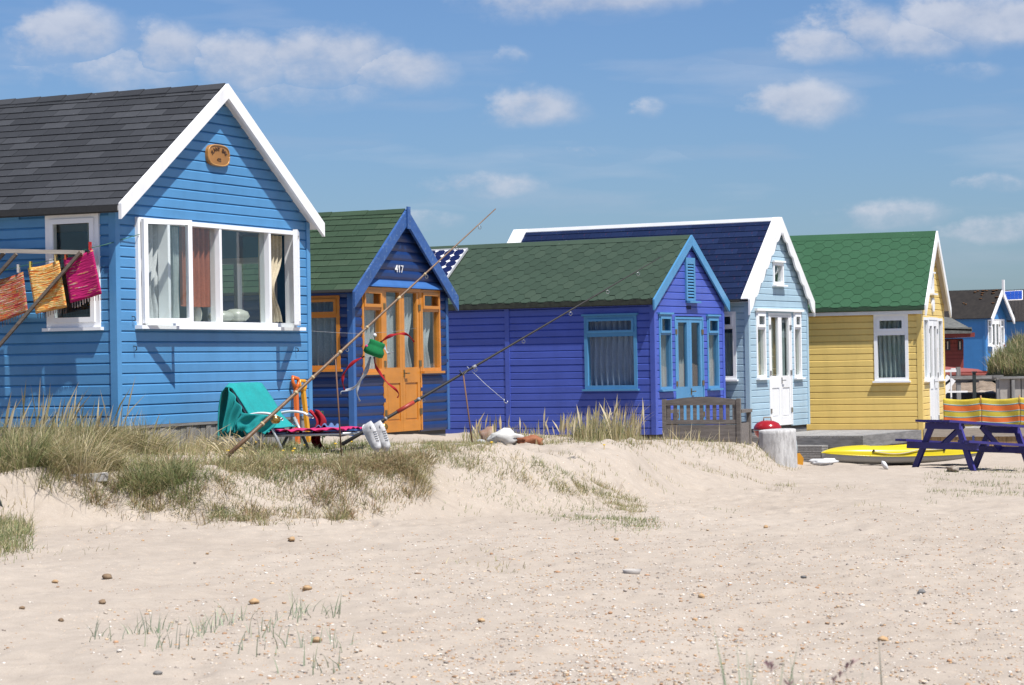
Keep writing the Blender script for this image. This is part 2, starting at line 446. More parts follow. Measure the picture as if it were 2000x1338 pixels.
def make_sand():
    ys = np.concatenate([np.linspace(-30, 3, 12), np.arange(3.4, 8.2, .1), np.arange(8.2, 18, .055), np.arange(18, 26, .05), np.arange(26, 34, .07), np.arange(34, 44, .12), np.arange(44, 60, .5), np.arange(62, 120, 4), np.array([140, 180, 260, 400, 700, 1200])])
    s = np.concatenate([np.linspace(-40, -.5, 22), np.arange(-.45, -.245, .02), np.linspace(-.24, .24, 330), np.arange(.26, .46, .02), np.linspace(.5, 40, 22)])
    wy = np.maximum(ys, 8)
    X = s[None, :] * wy[:, None]; Y = np.broadcast_to(ys[:, None], X.shape)
    Z = np.concatenate([ground(X[i:i + 40], Y[i:i + 40]) for i in range(0, len(ys), 40)])
    g = np.random.default_rng(12)
    def dents(n, x0, x1, y0_, y1_, dep):
        for _ in range(n):
            yy = y0_ + (y1_ - y0_) * g.random(); px = g.uniform(x0, x1); xx = (px - 1000) / FPX * yy; a = g.uniform(0, pi); l, w_ = g.uniform(.11, .17), g.uniform(.05, .075); dp = dep * g.uniform(.5, 1.2)
            r0 = np.searchsorted(ys, yy - .5); r1 = np.searchsorted(ys, yy + .5)
            dx = X[r0:r1] - xx; dy = Y[r0:r1] - yy; u = (dx * cos(a) + dy * sin(a)) / l; v = (-dx * sin(a) + dy * cos(a)) / w_; q = u * u + v * v
            Z[r0:r1] += dp * (-np.exp(-q * 1.2) + .45 * np.exp(-(np.sqrt(q) - 1.7) ** 2 * 3))
    dents(120, -30, 2030, 8.5, 19, .009); dents(150, 900, 1560, 22, 32, .040); dents(120, 300, 1900, 19, 30, .022); dents(60, 100, 850, 18.5, 20.5, .03)
    far = np.clip((np.hypot(X, Y) - 130) / 200, 0, 1); Z = Z * (1 - far) + far * 0.2
    nr, nc = X.shape
    v = np.stack([X, Y, Z], -1).reshape(-1, 3)
    i = np.arange(nr - 1)[:, None] * nc + np.arange(nc - 1)[None, :]
    f = np.stack([i, i + 1, i + nc + 1, i + nc], -1).reshape(-1, 4)
    me = bpy.data.meshes.new('sand')
    me.vertices.add(len(v)); me.vertices.foreach_set('co', v.ravel())
    me.loops.add(f.size); me.loops.foreach_set('vertex_index', f.ravel().astype(np.int32))
    me.polygons.add(len(f)); me.polygons.foreach_set('loop_start', np.arange(0, f.size, 4, dtype=np.int32))
    me.polygons.foreach_set('use_smooth', np.ones(len(f), bool))
    me.update(); me.validate()
    m, nt, b = _mat('pale_beach_sand')
    n1 = _noise(nt, .45, 6, .65, (1, .6, 1)); n2 = _noise(nt, 9, 6, .65); n3 = _noise(nt, 160, 3, .7); n4 = _noise(nt, 45, 4, .7)
    c = _ramp(nt, n1, [(.3, (.330, .281, .232)), (.7, (.378, .328, .275))])
    c = _mix(nt, 1.0, c, _ramp(nt, n2, [(.3, (.92, .91, .90)), (.7, (1.05, 1.05, 1.05))]), 'MULTIPLY')
    c = _mix(nt, 1.0, c, _ramp(nt, n3, [(.25, (.78, .76, .74)), (.5, (1, 1, 1)), (.8, (1.1, 1.1, 1.1))]), 'MULTIPLY')
    # shell grit, coarser towards the right of the beach
    tc = nt.nodes.new('ShaderNodeTexCoord')
    vo = nt.nodes.new('ShaderNodeTexVoronoi'); vo.inputs['Scale'].default_value = 26
    nt.links.new(tc.outputs['Object'], vo.inputs['Vector'])
    spot = _ramp(nt, vo.outputs['Distance'], [(.10, (1, 1, 1)), (.19, (0, 0, 0))])
    pick = _ramp(nt, vo.outputs['Color'], [(.30, (.62, .42, .26)), (.45, (.70, .62, .52)), (.6, (.30, .25, .22)), (.75, (.66, .50, .36))], 'CONSTANT')
    dens = _ramp(nt, _noise(nt, .35, 3), [(.4, (.1, .1, .1)), (.65, (.75, .75, .75))])
    f = nt.nodes.new('ShaderNodeMath'); f.operation = 'MULTIPLY'
    nt.links.new(spot, f.inputs[0]); nt.links.new(dens, f.inputs[1])
    c = _mix(nt, f.outputs[0], c, pick)
    nt.links.new(c, b.inputs['Base Color']); b.inputs['Roughness'].default_value = .95
    b.inputs['Specular IOR Level'].default_value = .15
    h = nt.nodes.new('ShaderNodeMath'); h.operation = 'MULTIPLY_ADD'; h.inputs[1].default_value = .35
    nt.links.new(n4, h.inputs[0]); nt.links.new(n2, h.inputs[2])
    _bump(nt, b, h.outputs[0], .36, .03)
    me.materials.append(m)
    o = bpy.data.objects.new('sand', me); C.objects.link(o)
    tag(o, kind='structure')
    return o
make_sand()

# ------------------------------------------------------------------ beach huts: shared builders
def clip(poly, planes):
    for nx, nz, c in planes:
        out = []
        for i in range(len(poly)):
            p = poly[i]; q = poly[(i + 1) % len(poly)]
            dp = nx * p[0] + nz * p[1] - c; dq = nx * q[0] + nz * q[1] - c
            if dp <= 1e-7: out.append(p)
            if (dp < -1e-7 and dq > 1e-7) or (dp > 1e-7 and dq < -1e-7):
                t = dp / (dp - dq); out.append((p[0] + t * (q[0] - p[0]), p[1] + t * (q[1] - p[1])))
        poly = out
        if len(poly) < 3: return []
    return poly
def columns(a0, a1, z0, z1, ops):
    ed = sorted({a0, a1} | {min(max(x, a0), a1) for o in ops if o[2] < z1 and o[3] > z0 for x in (o[0], o[1])})
    res = []
    for l, r in zip(ed[:-1], ed[1:]):
        if r - l < 1e-4: continue
        iv = [(z0, z1)]
        for o in ops:
            if o[0] <= l + 1e-5 and o[1] >= r - 1e-5:
                nv = []
                for s, e in iv:
                    if o[3] <= s or o[2] >= e: nv.append((s, e)); continue
                    if o[2] > s: nv.append((s, o[2]))
                    if o[3] < e: nv.append((o[3], e))
                iv = nv
        res.append((l, r, [i for i in iv if i[1] - i[0] > .003]))
    return res
def build_wall(h, M, a0, a1, z0, z1, planes, ops, mat, bh, T=.020, boards=True, ch=.022, inner=None, round_face=False):
    p = MB(M)
    for l, r, iv in columns(a0, a1, z0, z1, ops):
        for s, e in iv:
            poly = clip([(l, s), (r, s), (r, e), (l, e)], planes)
            if len(poly) >= 3: p.prism(poly, -.06, 0.0 if boards else T)
    wall = p.build('wall', (inner or INSIDE) if boards else mat, h.root)
    if not boards: return wall
    z = z0
    while z < z1 - .01:
        zt = min(z + bh, z1); groups = []; prev = None
        for l, r, iv in columns(a0, a1, z, zt, ops):
            if iv and prev and any(s < e2 and s2 < e for s, e in iv for s2, e2 in prev): groups[-1].append((l, r, iv))
            elif iv: groups.append([(l, r, iv)])
            prev = iv
        cuts = [(z, z + bh - ch), (z + bh - ch, z + bh)]
        if round_face: cuts = [(z + bh * a, z + bh * b) for a, b in ((0, .12), (.12, .3), (.3, .65), (.65, .85), (.85, 1))]
        def depth(a, zz, zb=z):
            t = (zz - zb) / bh
            if round_face: return T * (.35 + .65 * (1 - abs(2 * min(max(t, 0), 1) - 1) ** 2.6))
            return T if t <= 1 - ch / bh + 1e-4 else T - (T - .004) * (t - (1 - ch / bh)) / (ch / bh)
        for g in groups:
            b = MB(M); ok = False; tj = random.uniform(.86, 1.1)
            for l, r, iv in g:
                for s, e in iv:
                    for c0, c1 in cuts:
                        s2, e2 = max(s, c0), min(e, c1)
                        if e2 - s2 < .002: continue
                        poly = clip([(l, s2), (r, s2), (r, e2), (l, e2)], planes)
                        if len(poly) >= 3: b.prism(poly, .0005, lambda a_, z_, tj=tj: depth(a_, z_) * tj); ok = True
            if ok: b.build('board', mat, wall)
        z += bh
    return wall
class Hut:
    def __init__(s, px, Y, th, name, label):
        s.O = at(px[0], px[1], Y); t = radians(th)
        s.R = Vector((sin(t), cos(t), 0)); s.D = Vector((-cos(t), sin(t), 0))
        s.root = empty(name, s.O, pi / 2 - t); tag(s.root, label, 'beach hut', 'row of beach huts')
        s.mat = Matrix.Translation(s.O) @ Matrix.Rotation(pi / 2 - t, 4, 'Z')
        s.FM = lambda a, d, z: (a, -d, z)
        s.SM = lambda a, d, z: (-d, a, z)
    def loc(s, px, py, axis, val):
        """photograph pixel on the local plane x=val or y=val, in hut coordinates"""
        d = ray(px, py); n = s.R if axis == 'x' else s.D
        o = Vector((s.O.x, s.O.y, s.O.z - EYE))
        t = (o.dot(n) + val) / d.dot(n); P = d * t - o
        return P.dot(s.R), P.dot(s.D), P.z
    def front(s, px, py, off=0):
        a = s.loc(px, py, 'y', -off); return a[0], a[2]
    def side(s, px, py, off=0):
        a = s.loc(px, py, 'x', -off); return a[1], a[2]
    def frect(s, x0, y0, x1, y1, off=0):
        a, z1 = s.front(x0, y0, off); b, z0 = s.front(x1, y1, off); return [a, b, z0, z1]
    def srect(s, x0, y0, x1, y1, off=0):
        b, z1 = s.side(x0, y0, off); a, z0 = s.side(x1, y1, off); return [a, b, z0, z1]
    def setup(s, w, L, za, ze, e, p, pb=.1):
        s.w, s.L, s.za, s.ze, s.e, s.p, s.pb = w, L, za, ze, e, p, pb
        s.k = (za - ze) / (w / 2 + e)
        s.RM = lambda a, d, z: (w + d, a, z)
        s.BM = lambda a, d, z: (a, L + d, z)
        s.plate = ze - .045 + s.k * e
        c0 = ze - .045 + s.k * e
        s.gable = [(-s.k, 1, c0), (s.k, 1, c0 + s.k * w)]
    def walls(s, mat, bh, f_ops=(), s_ops=(), r_ops=(), T=.02, boards=True, smat=None, z0=0, round_face=False, bh2=None, inner=None):
        build_wall(s, s.FM, 0, s.w, z0, s.za, s.gable, list(f_ops), mat, bh, T, boards, inner=inner, round_face=round_face)
        build_wall(s, s.SM, .03, s.L, z0, s.plate, [], list(s_ops), smat or mat, bh2 or bh, T, boards, inner=inner, round_face=round_face)
        build_wall(s, s.RM, .03, s.L, z0, s.plate, [], list(r_ops), smat or mat, bh, T, False, inner=inner)
        build_wall(s, s.BM, 0.005, s.w - .005, z0, s.za, s.gable, [], smat or mat, bh, T, False, inner=inner)
        fl = MB().box(.02, s.w - .02, .02, s.L - .02, z0 - .05, z0 + .03).build('floor', INSIDE_DK, s.root)
    def plinth(s, mat, dz=-.6):
        MB().box(.02, s.w - .02, .02, s.L - .02, dz, -.051).build('plinth', mat, s.root)
    def corner(s, mat, t=.05, z0=0):
        m = MB()
        m.box(-.03, t, -.03, 0.0, z0, s.plate - .01); m.box(-.03, 0, 0.0, t, z0, s.plate - .01)
        m.build('corner_post', mat, s.root)
        m = MB(); ztop = s.plate - .01
        m.box(s.w - t, s.w + .03, -.029, 0.0, z0, ztop); m.build('corner_post', mat, s.root)
    def roof(s, deckmat, topmat):
        w, e, ze, za = s.w, s.e, s.ze, s.za
        prof = [(-e, ze - .045), (w / 2, za - .045), (w + e, ze - .045), (w + e, ze), (w / 2, za), (-e, ze)]
        m = MB()
        n = len(prof); y0, y1 = -s.p, s.L + s.pb
        m.add([(x, y0, z) for x, z in prof] + [(x, y1, z) for x, z in prof],
              [(0, 1, 4, 5), (1, 2, 3, 4), (11, 10, 7, 6), (10, 9, 8, 7)] + [(i, (i + 1) % n, n + (i + 1) % n, n + i) for i in range(n)])
        s.roofo = m.build('roof', deckmat, s.root)
        # covering of the far slope
        mm = MB(); q = .012
        mm.add([(w / 2, y0 + .001, za + .001), (w + e, y0 + .001, ze + .001), (w + e, y1, ze + .001), (w / 2, y1, za + .001),
                (w / 2, y0 + .001, za + q), (w + e + .004, y0 + .001, ze + q), (w + e + .004, y1, ze + q), (w / 2, y1, za + q)],
               [(0, 3, 2, 1), (4, 5, 6, 7), (0, 1, 5, 4), (1, 2, 6, 5), (2, 3, 7, 6), (3, 0, 4, 7)])
        mm.build('roof_covering', topmat, s.roofo)
        s.V = Vector((w / 2 + e, 0, za - ze)); s.sl = s.V.length; s.V.normalize()
        s.Nn = Vector((-s.V.z, 0, s.V.x)); s.eave = Vector((-e, 0, ze))
        MB().add([tuple(s.slope_pt(y, v, nn)) for nn in (.0002, .0018) for y, v in ((y0 + .002, .001), (y1, .001), (y1, s.sl), (y0 + .002, s.sl))], [(0, 3, 2, 1), (4, 5, 6, 7), (0, 1, 5, 4), (1, 2, 6, 5), (2, 3, 7, 6), (3, 0, 4, 7)]).build('underlay', topmat, s.roofo)
        s.rot = Matrix((Vector((0, -1, 0)), s.V, s.Nn)).transposed()
        s.eave = Vector((-e, 0, ze))
    def slope_pt(s, y, v, n=0): return s.eave + Vector((0, y, 0)) + s.V * v + s.Nn * n
    def ridge(s, mat, wd=.11, pieces=0, t=.014):
        y0, y1 = -s.p + .01, s.L + s.pb
        n = max(1, pieces); st = (y1 - y0) / n
        for i in range(n):
            ya, yb = y0 + i * st, y0 + (i + 1) * st - (.004 if pieces else 0)
            m = MB(); k = s.k
            z0 = s.za + .010
            lift = .006 if pieces else 0
            pf = [(s.w / 2 - wd, z0 - wd * k), (s.w / 2, z0), (s.w / 2 + wd, z0 - wd * k), (s.w / 2 + wd, z0 - wd * k + t), (s.w / 2, z0 + t), (s.w / 2 - wd, z0 - wd * k + t)]
            m.add([(x, ya, z + lift) for x, z in pf] + [(x, yb, z) for x, z in pf],
                  [(0, 1, 4, 5), (1, 2, 3, 4), (11, 10, 7, 6), (10, 9, 8, 7)] + [(j, (j + 1) % 6, 6 + (j + 1) % 6, 6 + j) for j in range(6)])
            m.build('ridge_tile' if pieces else 'ridge_cap', mat, s.roofo)
    def tiles_rect(s, mat, rows, tw, y_from=None, y_to=None, jitter=.12):
        eh = (s.sl - .02) / rows
        y0 = -s.p + .004 if y_from is None else y_from; y1 = s.L + s.pb if y_to is None else y_to
        t = .010
        mb = MB()
        # wedge: thick at the lower edge, thin where the next course laps over it
        mb.add([(0, 0, .002), (1, 0, .002), (1, eh * 1.05, .0), (0, eh * 1.05, .0), (0, 0, .002 + t), (1, 0, .002 + t), (1, eh * 1.05, .003), (0, eh * 1.05, .003)],
               [(0, 3, 2, 1), (4, 5, 6, 7), (0, 1, 5, 4), (1, 2, 6, 5), (2, 3, 7, 6), (3, 0, 4, 7)])
        me = mb.mesh('shingle', mat)
        R = random.Random(5)
        q = s.rot.to_euler(); cnt = 0
        for r in range(rows):
            off = ((r * .5) % 1) * tw + R.uniform(-jitter, jitter) * tw
            y = y0 - off
            while y < y1 - .01:
                ww = tw
                a = max(y, y0); b = min(y + ww, y1)
                if b - a > .02:
                    o = bpy.data.objects.new('shingle', me); C.objects.link(o); o.parent = s.roofo
                    o.location = s.slope_pt(b - .002, r * eh - .006, .002 + R.uniform(0, .002)); o.rotation_euler = q
                    o.scale = (b - a - .006, 1, 1); cnt += 1
                y += ww
        return cnt
    def tiles_hex(s, mat, rows, sp, y_from=None, y_to=None):
        eh = (s.sl - .03) / rows
        y0 = -s.p + .004 if y_from is None else y_from; y1 = s.L + s.pb if y_to is None else y_to
        W = sp / 1.4
        def tile(x0c, x1c):
            pts = [(-.2 * W, 0), (.2 * W, 0), (.5 * W, eh), (.2 * W, 2 * eh), (-.2 * W, 2 * eh), (-.5 * W, eh)]
            pts = [(x * .985, y * .985 + .002) for x, y in pts]
            pts = clip(pts, [(-1, 0, -x0c), (1, 0, x1c)])
            if len(pts) < 3: return None
            mb = MB(); n = len(pts)
            top = lambda v: .014 - .006 * v / (2 * eh)
            mb.add([(x, v, 0) for x, v in pts] + [(x, v, top(v)) for x, v in pts], [tuple(range(n - 1, -1, -1)), tuple(range(n, 2 * n))] + [(i, (i + 1) % n, n + (i + 1) % n, n + i) for i in range(n)])
            return mb.mesh('shingle', mat)
        me = tile(-9, 9); q = s.rot.to_euler(); R = random.Random(3)
        for r in range(-1, rows - 1):
            y = y0 - sp + (sp / 2 if r % 2 else 0)
            while y < y1 + W:
                # tile centre at y; local x points to the front (-y)
                lo, hi = -(y1 - y), (y - y0)
                if hi > -.45 * W and lo < .45 * W:
                    mm = me if (lo <= -.5 * W and hi >= .5 * W) else tile(lo, hi)
                    if mm:
                        o = bpy.data.objects.new('shingle', mm); C.objects.link(o); o.parent = s.roofo
                        o.location = s.slope_pt(y, r * eh + (eh if r < 0 else 0) * 0 + .012, .001 + R.uniform(0, .0015)); o.rotation_euler = q
                        if r < 0:
                            o.location = s.slope_pt(y, -.012, .001); o.scale = (1, .5, 1)
                y += sp
    def eave_roll(s, mat, r=.03, drop=.03):
        m = MB(); y0, y1 = -s.p + .01, s.L + s.pb
        c = s.slope_pt(0, 0)
        pf = [(c.x - .012, c.z + .012), (c.x - .02, c.z - drop), (c.x + .006, c.z - drop - .012), (c.x + .03, c.z - drop), (c.x + .03, c.z)]
        n = len(pf)
        m.add([(x, y0, z) for x, z in pf] + [(x, y1, z) for x, z in pf], [tuple(range(n)), tuple(range(2 * n - 1, n - 1, -1))] + [(i, (i + 1) % n, n + (i + 1) % n, n + i) for i in range(n)])
        return m.build('eave_trim', mat, s.root)
    def barge(s, mat, bt, th=.028, ext=.0, scallop=None, up=.02, tip=0.0):
        """two bargeboards; bt = vertical depth of the board"""
        w, e, k = s.w, s.e, s.k
        for sg in (0, 1):
            x_end, x_mid = -e - ext, w / 2
            zo = lambda x: s.ze + k * (x + e) + up
            top = [(x_end, zo(x_end)), (x_mid, zo(x_mid) + tip)]
            if scallop:
                n, amp = scallop; low = []
                N = n * 8
                for i in range(N + 1):
                    x = x_mid + (x_end - x_mid) * i / N
                    ph = (i % 8) / 8
                    low.append((x, zo(x) - bt - amp * (abs(sin(pi * ((i / 8) % 1)))) ))
                low[0] = (x_mid, zo(x_mid) - bt * 1.55)
                low[-1] = (x_end, zo(x_end) - bt * 1.3)
            else:
                low = [(x_mid, zo(x_mid) - bt), (x_end, zo(x_end) - bt)]
            poly = top + low
            if sg: poly = [(w - x, z) for x, z in poly][::-1]
            MB(s.FM).prism(poly, s.p - .002 - .0005 * sg, s.p + th + .001 * sg).build('barge_board', mat, s.root)

def window(h, M, a0, a1, z0, z1, mat, fw=.05, dout=.03, cols=(), rows=(), sill=.05, sash=(), mul=.045, head=False, sash_w=.035, name='window', sill_over=.03, pane=GLASS):
    fr = MB(M); di = -.065
    fr.box(a0, a1, di, dout, z1 - fw, z1); fr.box(a0, a1, di, dout, z0, z0 + fw)
    fr.box(a0, a0 + fw, di, dout, z0 + fw, z1 - fw); fr.box(a1 - fw, a1, di, dout, z0 + fw, z1 - fw)
    xs = [a0 + fw] + [c for c in cols] + [a1 - fw]; zs = [z0 + fw] + [r for r in rows] + [z1 - fw]
    for c in cols: fr.box(c - mul / 2, c + mul / 2, di, dout - .003, z0 + fw, z1 - fw)
    segs = []
    for i in range(len(xs) - 1):
        l = xs[i] + (mul / 2 if i else 0); r = xs[i + 1] - (mul / 2 if i < len(xs) - 2 else 0); segs.append((l, r))
        for t in rows: fr.box(l, r, di, dout - .004, t - mul / 2, t + mul / 2)
    o = fr.build(name, mat, h.root)
    for i, (l, r) in enumerate(segs):
        for j in range(len(zs) - 1):
            b = zs[j] + (mul / 2 if j else 0); t = zs[j + 1] - (mul / 2 if j < len(zs) - 2 else 0)
            if (i, j) in sash:
                s = MB(M); q = sash_w; y0, y1 = -.03, dout + .016; g = .006
                L_, R_, B_, T_ = l - g, r + g, b - g, t + g
                y0 = dout - .001
                s.box(L_, R_, y0, y1, T_ - q, T_); s.box(L_, R_, y0, y1, B_, B_ + q)
                s.box(L_, L_ + q, y0, y1, B_ + q, T_ - q); s.box(R_ - q, R_, y0, y1, B_ + q, T_ - q)
                s.build('sash', mat, o)
            MB(M).box(l - .01, r + .01, -.012, -.008, b - .01, t + .01).build('pane', pane, o)
    if sill:
        MB(M).box(a0 - sill_over, a1 + sill_over, -.002, dout + sill, z0 - .03, z0 - .001).build('sill', mat, o)
    if head:
        MB(M).box(a0 - .03, a1 + .03, 0.0, dout + .03, z1 + .001, z1 + .03).build('head_trim', mat, o)
    return o
def double_door(h, a0, a1, z0, z1, mat, zg0, zg1=None, jw=.035, stile=.075, metal=BRASS, head=.05, panels=True, hinge_z=None, frame_mat=None):
    M = h.FM; zg1 = zg1 or z1 - .12
    f = MB(M)
    f.box(a0 - jw, a0, -.06, .028, z0, z1 + jw); f.box(a1, a1 + jw, -.06, .028, z0, z1 + jw); f.box(a0, a1, -.06, .028, z1, z1 + jw)
    f.build('door_frame', frame_mat or mat, h.root)
    am = (a0 + a1) / 2
    for i, (l, r) in enumerate(((a0 + .004, am - .002), (am + .002, a1 - .004))):
        d = MB(M); y0, y1 = -.03, .020
        d.box(l, l + stile, y0, y1, z0, z1 - .004); d.box(r - stile, r, y0, y1, z0, z1 - .004)
        d.box(l + stile, r - stile, y0, y1 - .001, zg1, z1 - .004)
        d.box(l + stile, r - stile, y0, y1 - .001, zg0 - .20, zg0)
        d.box(l + stile, r - stile, y0, y1 - .001, z0, z0 + .14)
        o = d.build('door', mat, h.root)
        p = MB(M); p.box(l + stile, r - stile, -.015, .006, z0 + .14, zg0 - .20)
        p.box(l + stile + .025, r - stile - .025, .006, .012, z0 + .165, zg0 - .225)
        p.build('panel', mat, o)
        MB(M).box(l + stile - .005, r - stile + .005, -.010, -.006, zg0 - .005, zg1 + .005).build('pane', GLASS, o)
        for hz in (hinge_z or (z0 + .25, zg0 + .05, z1 - .2)):
            x = l if i == 0 else r
            MB(M).box(x - .035, x + .035, y1 + .0005, .032, hz - .04, hz + .04).build('hinge', metal, o)
        if i == 1:
            k = MB(M); k.box(l + .02, l + .055, y1, y1 + .008, zg0 - .13, zg0 - .03)
            k.box(l + .03, l + .045, y1 + .008, y1 + .045, zg0 - .085, zg0 - .07); k.box(l + .03, l + .12, y1 + .035, y1 + .05, zg0 - .086, zg0 - .069)
            k.build('handle', metal, o)
    return am
def curtain(h, M, a0, a1, z0, z1, d, mat, label, folds=6, amp=.02, gather=0.0, cat='curtain', group=None, shift=0.0, wob=.3):
    R = random.Random(int(a0 * 1000 + z1 * 77)); ph = [R.uniform(0, 6.3) for _ in range(4)]
    def fn(u, v):
        uu = u
        if gather:   # tied back towards one side
            pull = gather * exp(-((v - .38) / .22) ** 2); uu = u * (1 - pull)
        uu += shift * (1 - v)
        a = a0 + (a1 - a0) * uu
        wv = amp * (sin(2 * pi * folds * u + ph[0] + wob * sin(5 * v + ph[1])) + .4 * sin(2 * pi * folds * 2.1 * u + ph[2]))
        return (a, d + wv, z0 + (z1 - z0) * v + .008 * sin(2 * pi * folds * u) * (1 - v))
    o = MB(M).grid(fn, 64, 14).build('curtain', mat, None, True)
    o.matrix_world = h.mat
    tag(o, label, cat, group)
    return o

# ------------------------------------------------------------------ hut 1: sky blue, black shingle roof
BLUE1 = paint('sky_blue_paint', (.110, .362, .70), .42, .07, grain=.12)
h = H1 = Hut((229.5, 833), 22.0, 23.8, 'beach_hut', 'sky blue wooden hut with dark slate roof and wide white front window')
zA = h.front(437, 163, .13)[1]; el, zE = h.front(231.5, 397, .13)
h.setup(3.67, 5.4, zA - .02, zE - .02, -el - .0, .13)
fw1 = h.frect(260, 424, 572.5, 639.5)
a_m2 = h.front(424, 540)[0]; a_m3 = h.front(520.5, 545)[0]
sw1 = h.srect(92.5, 420, 200, 638.5)
rw = [h.loc(400, 450, 'x', 3.67)[1], h.loc(545, 450, 'x', 3.67)[1]]
rop = [min(rw), max(rw), .62, 1.70]
h.walls(BLUE1, .0985, [[fw1[0] + .01, fw1[1] - .01, fw1[2] + .01, fw1[3] - .01]], [[sw1[0] + .01, sw1[1] - .01, sw1[2] + .01, sw1[3] - .01]], [rop])
h.corner(BLUE1, .045)
SLATE = shingle_mat('slate_grey_shingle', (.046, .049, .056), (.078, .082, .092))
FELT = plain('black_roofing_felt', (.022, .022, .023), .8, 0, .3, 60, .4)
h.roof(WHITE, SLATE); n = h.tiles_rect(SLATE, 17, .30, None, 3.2); h.tiles_rect  # visible part of the slope
MBf = MB(); _c = h.slope_pt(0, 0)
MB().add([tuple(h.slope_pt(3.2, .0, .001)), tuple(h.slope_pt(h.L + .1, .0, .001)), tuple(h.slope_pt(h.L + .1, h.sl, .001)), tuple(h.slope_pt(3.2, h.sl, .001)),
          tuple(h.slope_pt(3.2, .0, .012)), tuple(h.slope_pt(h.L + .1, .0, .012)), tuple(h.slope_pt(h.L + .1, h.sl, .012)), tuple(h.slope_pt(3.2, h.sl, .012))],
         [(0, 3, 2, 1), (4, 5, 6, 7), (0, 1, 5, 4), (1, 2, 6, 5), (2, 3, 7, 6), (3, 0, 4, 7)]).build('roof_covering', SLATE, h.roofo)
h.ridge(SLATE, .10, 18); h.eave_roll(FELT, drop=.05)
h.barge(WHITE, .145, .03, 0)
# plinth of upright grey planks under the front
GREYW = weathered('weathered_grey_wood', (.20, .19, .18), (.42, .41, .40), .85, (8, 8, 1), 4)
GREYH = weathered('weathered_grey_plank', (.17, .165, .16), (.40, .385, .37), .85, (1, 1, 8), 4)
pl = MB(h.FM).box(.02, h.w - .02, -.10, -.02, -.42, -.005).build('plinth', GREYW, h.root)
x = .02; R_ = random.Random(2)
while x < h.w - .05:
    ww = R_.uniform(.08, .11)
    MB(h.FM).box(x, min(x + ww - .008, h.w), -.02, .004 + R_.uniform(0, .012), -.42, -.03).build('plank', GREYW, pl); x += ww
MB(h.FM).box(0, h.w, -.02, .022, -.028, -.002).build('rail', GREYH, pl)
ps = MB(h.SM).box(.02, h.L - .02, -.10, -.02, -.42, -.005).build('plinth', GREYW, h.root)
# wide front window: two fixed lights, two opening casements
a0, a1, z0, z1 = fw1; F = .042; M = h.FM
lw = a1 - a_m3 - F; a_m1 = a0 + F + lw
fr = MB(M); di, do = -.065, .05
fr.box(a0, a1, di, do, z1 - F, z1); fr.box(a0, a1, di, do, z0, z0 + F); fr.box(a0, a0 + F, di, do, z0 + F, z1 - F); fr.box(a1 - F, a1, di, do, z0 + F, z1 - F)
for c in (a_m1, a_m2, a_m3): fr.box(c - .022, c + .022, di, do - .004, z0 + F, z1 - F)
W1 = fr.build('window', UPVC, h.root)
for l, r in ((a_m1 + .022, a_m2 - .022), (a_m2 + .022, a_m3 - .022)):
    MB(M).box(l - .01, r + .01, -.012, -.008, z0 + F - .01, z1 - F + .01).build('pane', GLASS, W1)
MB(M).box(a0 - .03, a1 + .10, -.002, do + .05, z0 - .035, z0 - .001).build('sill', UPVC, W1)
def casement(hx, sgn, wd, ang):
    s = MB(); q = .046
    B, T = z0 + F - .025, z1 - F + .025
    s.box(0, wd, -.02, .028, T - q, T); s.box(0, wd, -.02, .028, B, B + q); s.box(0, q, -.02, .028, B + q, T - q); s.box(wd - q, wd, -.02, .028, B + q, T - q)
    p = MB().box(q - .006, wd - q + .006, .002, .006, B + q - .006, T - q + .006)
    for o in (s.build('sash', UPVC, W1), p.build('pane', GLASS, W1)):
        o.location = (hx, -do - .03, 0); o.rotation_euler = (0, 0, ang if sgn > 0 else pi - ang)
casement(a0 + .035, 1, lw + .04, radians(-24))
casement(a1 - .035, -1, lw + .04, radians(-27))
# side window
MBs = window(h, h.SM, *sw1, UPVC, .055, .04, sill=.035, sash=((0, 0),), sash_w=.045)
MB(h.SM).box(h.side(40, 430)[0], h.side(3, 430)[0], .021, .03, h.side(20, 430)[1], h.side(20, 418)[1]).build('vent_cover', BLUE1, h.root)
# right hand wall window, seen through the room
wr = window(h, h.RM, rop[0], rop[1], rop[2], rop[3], UPVC, .06, .03, cols=(rop[0] + (rop[1] - rop[0]) * .55,), sill=.04)
# name plaque
OAK = paint('varnished_oak', (.46, .21, .05), .35, .18)
DKBR = plain('burnt_lettering', (.05, .02, .015), .8, 0, 0, 5, 0)
pa, pz = h.front(422.5, 304, .02); ra = (h.front(444, 304)[0] - h.front(400.5, 304)[0]) / 2; rz = .108
def plaque_ring(k, d0, d1):
    poly = []
    for i in range(40):
        t = 2 * pi * i / 40; c, s_ = cos(t), sin(t); n_ = 3.0
        rr = (abs(c) ** n_ + abs(s_) ** n_) ** (-1 / n_)
        poly.append((pa + ra * k * rr * c, pz + rz * k * rr * s_))
    return MB(h.FM).prism(poly, d0, d1)
pq = plaque_ring(1.0, .0205, .05).build('name_plaque', OAK, h.root)
rim = MB(h.FM); pts = []
for i in range(41):
    t = 2 * pi * i / 40; c, s_ = cos(t), sin(t); rr = (abs(c) ** 3 + abs(s_) ** 3) ** (-1 / 3)
    pts.append((pa + ra * .93 * rr * c, .051, pz + rz * .93 * rr * s_))
rim.tube(pts, .008, 6).build('rim', paint('plaque_rim', (.60, .32, .10), .35), pq, True)
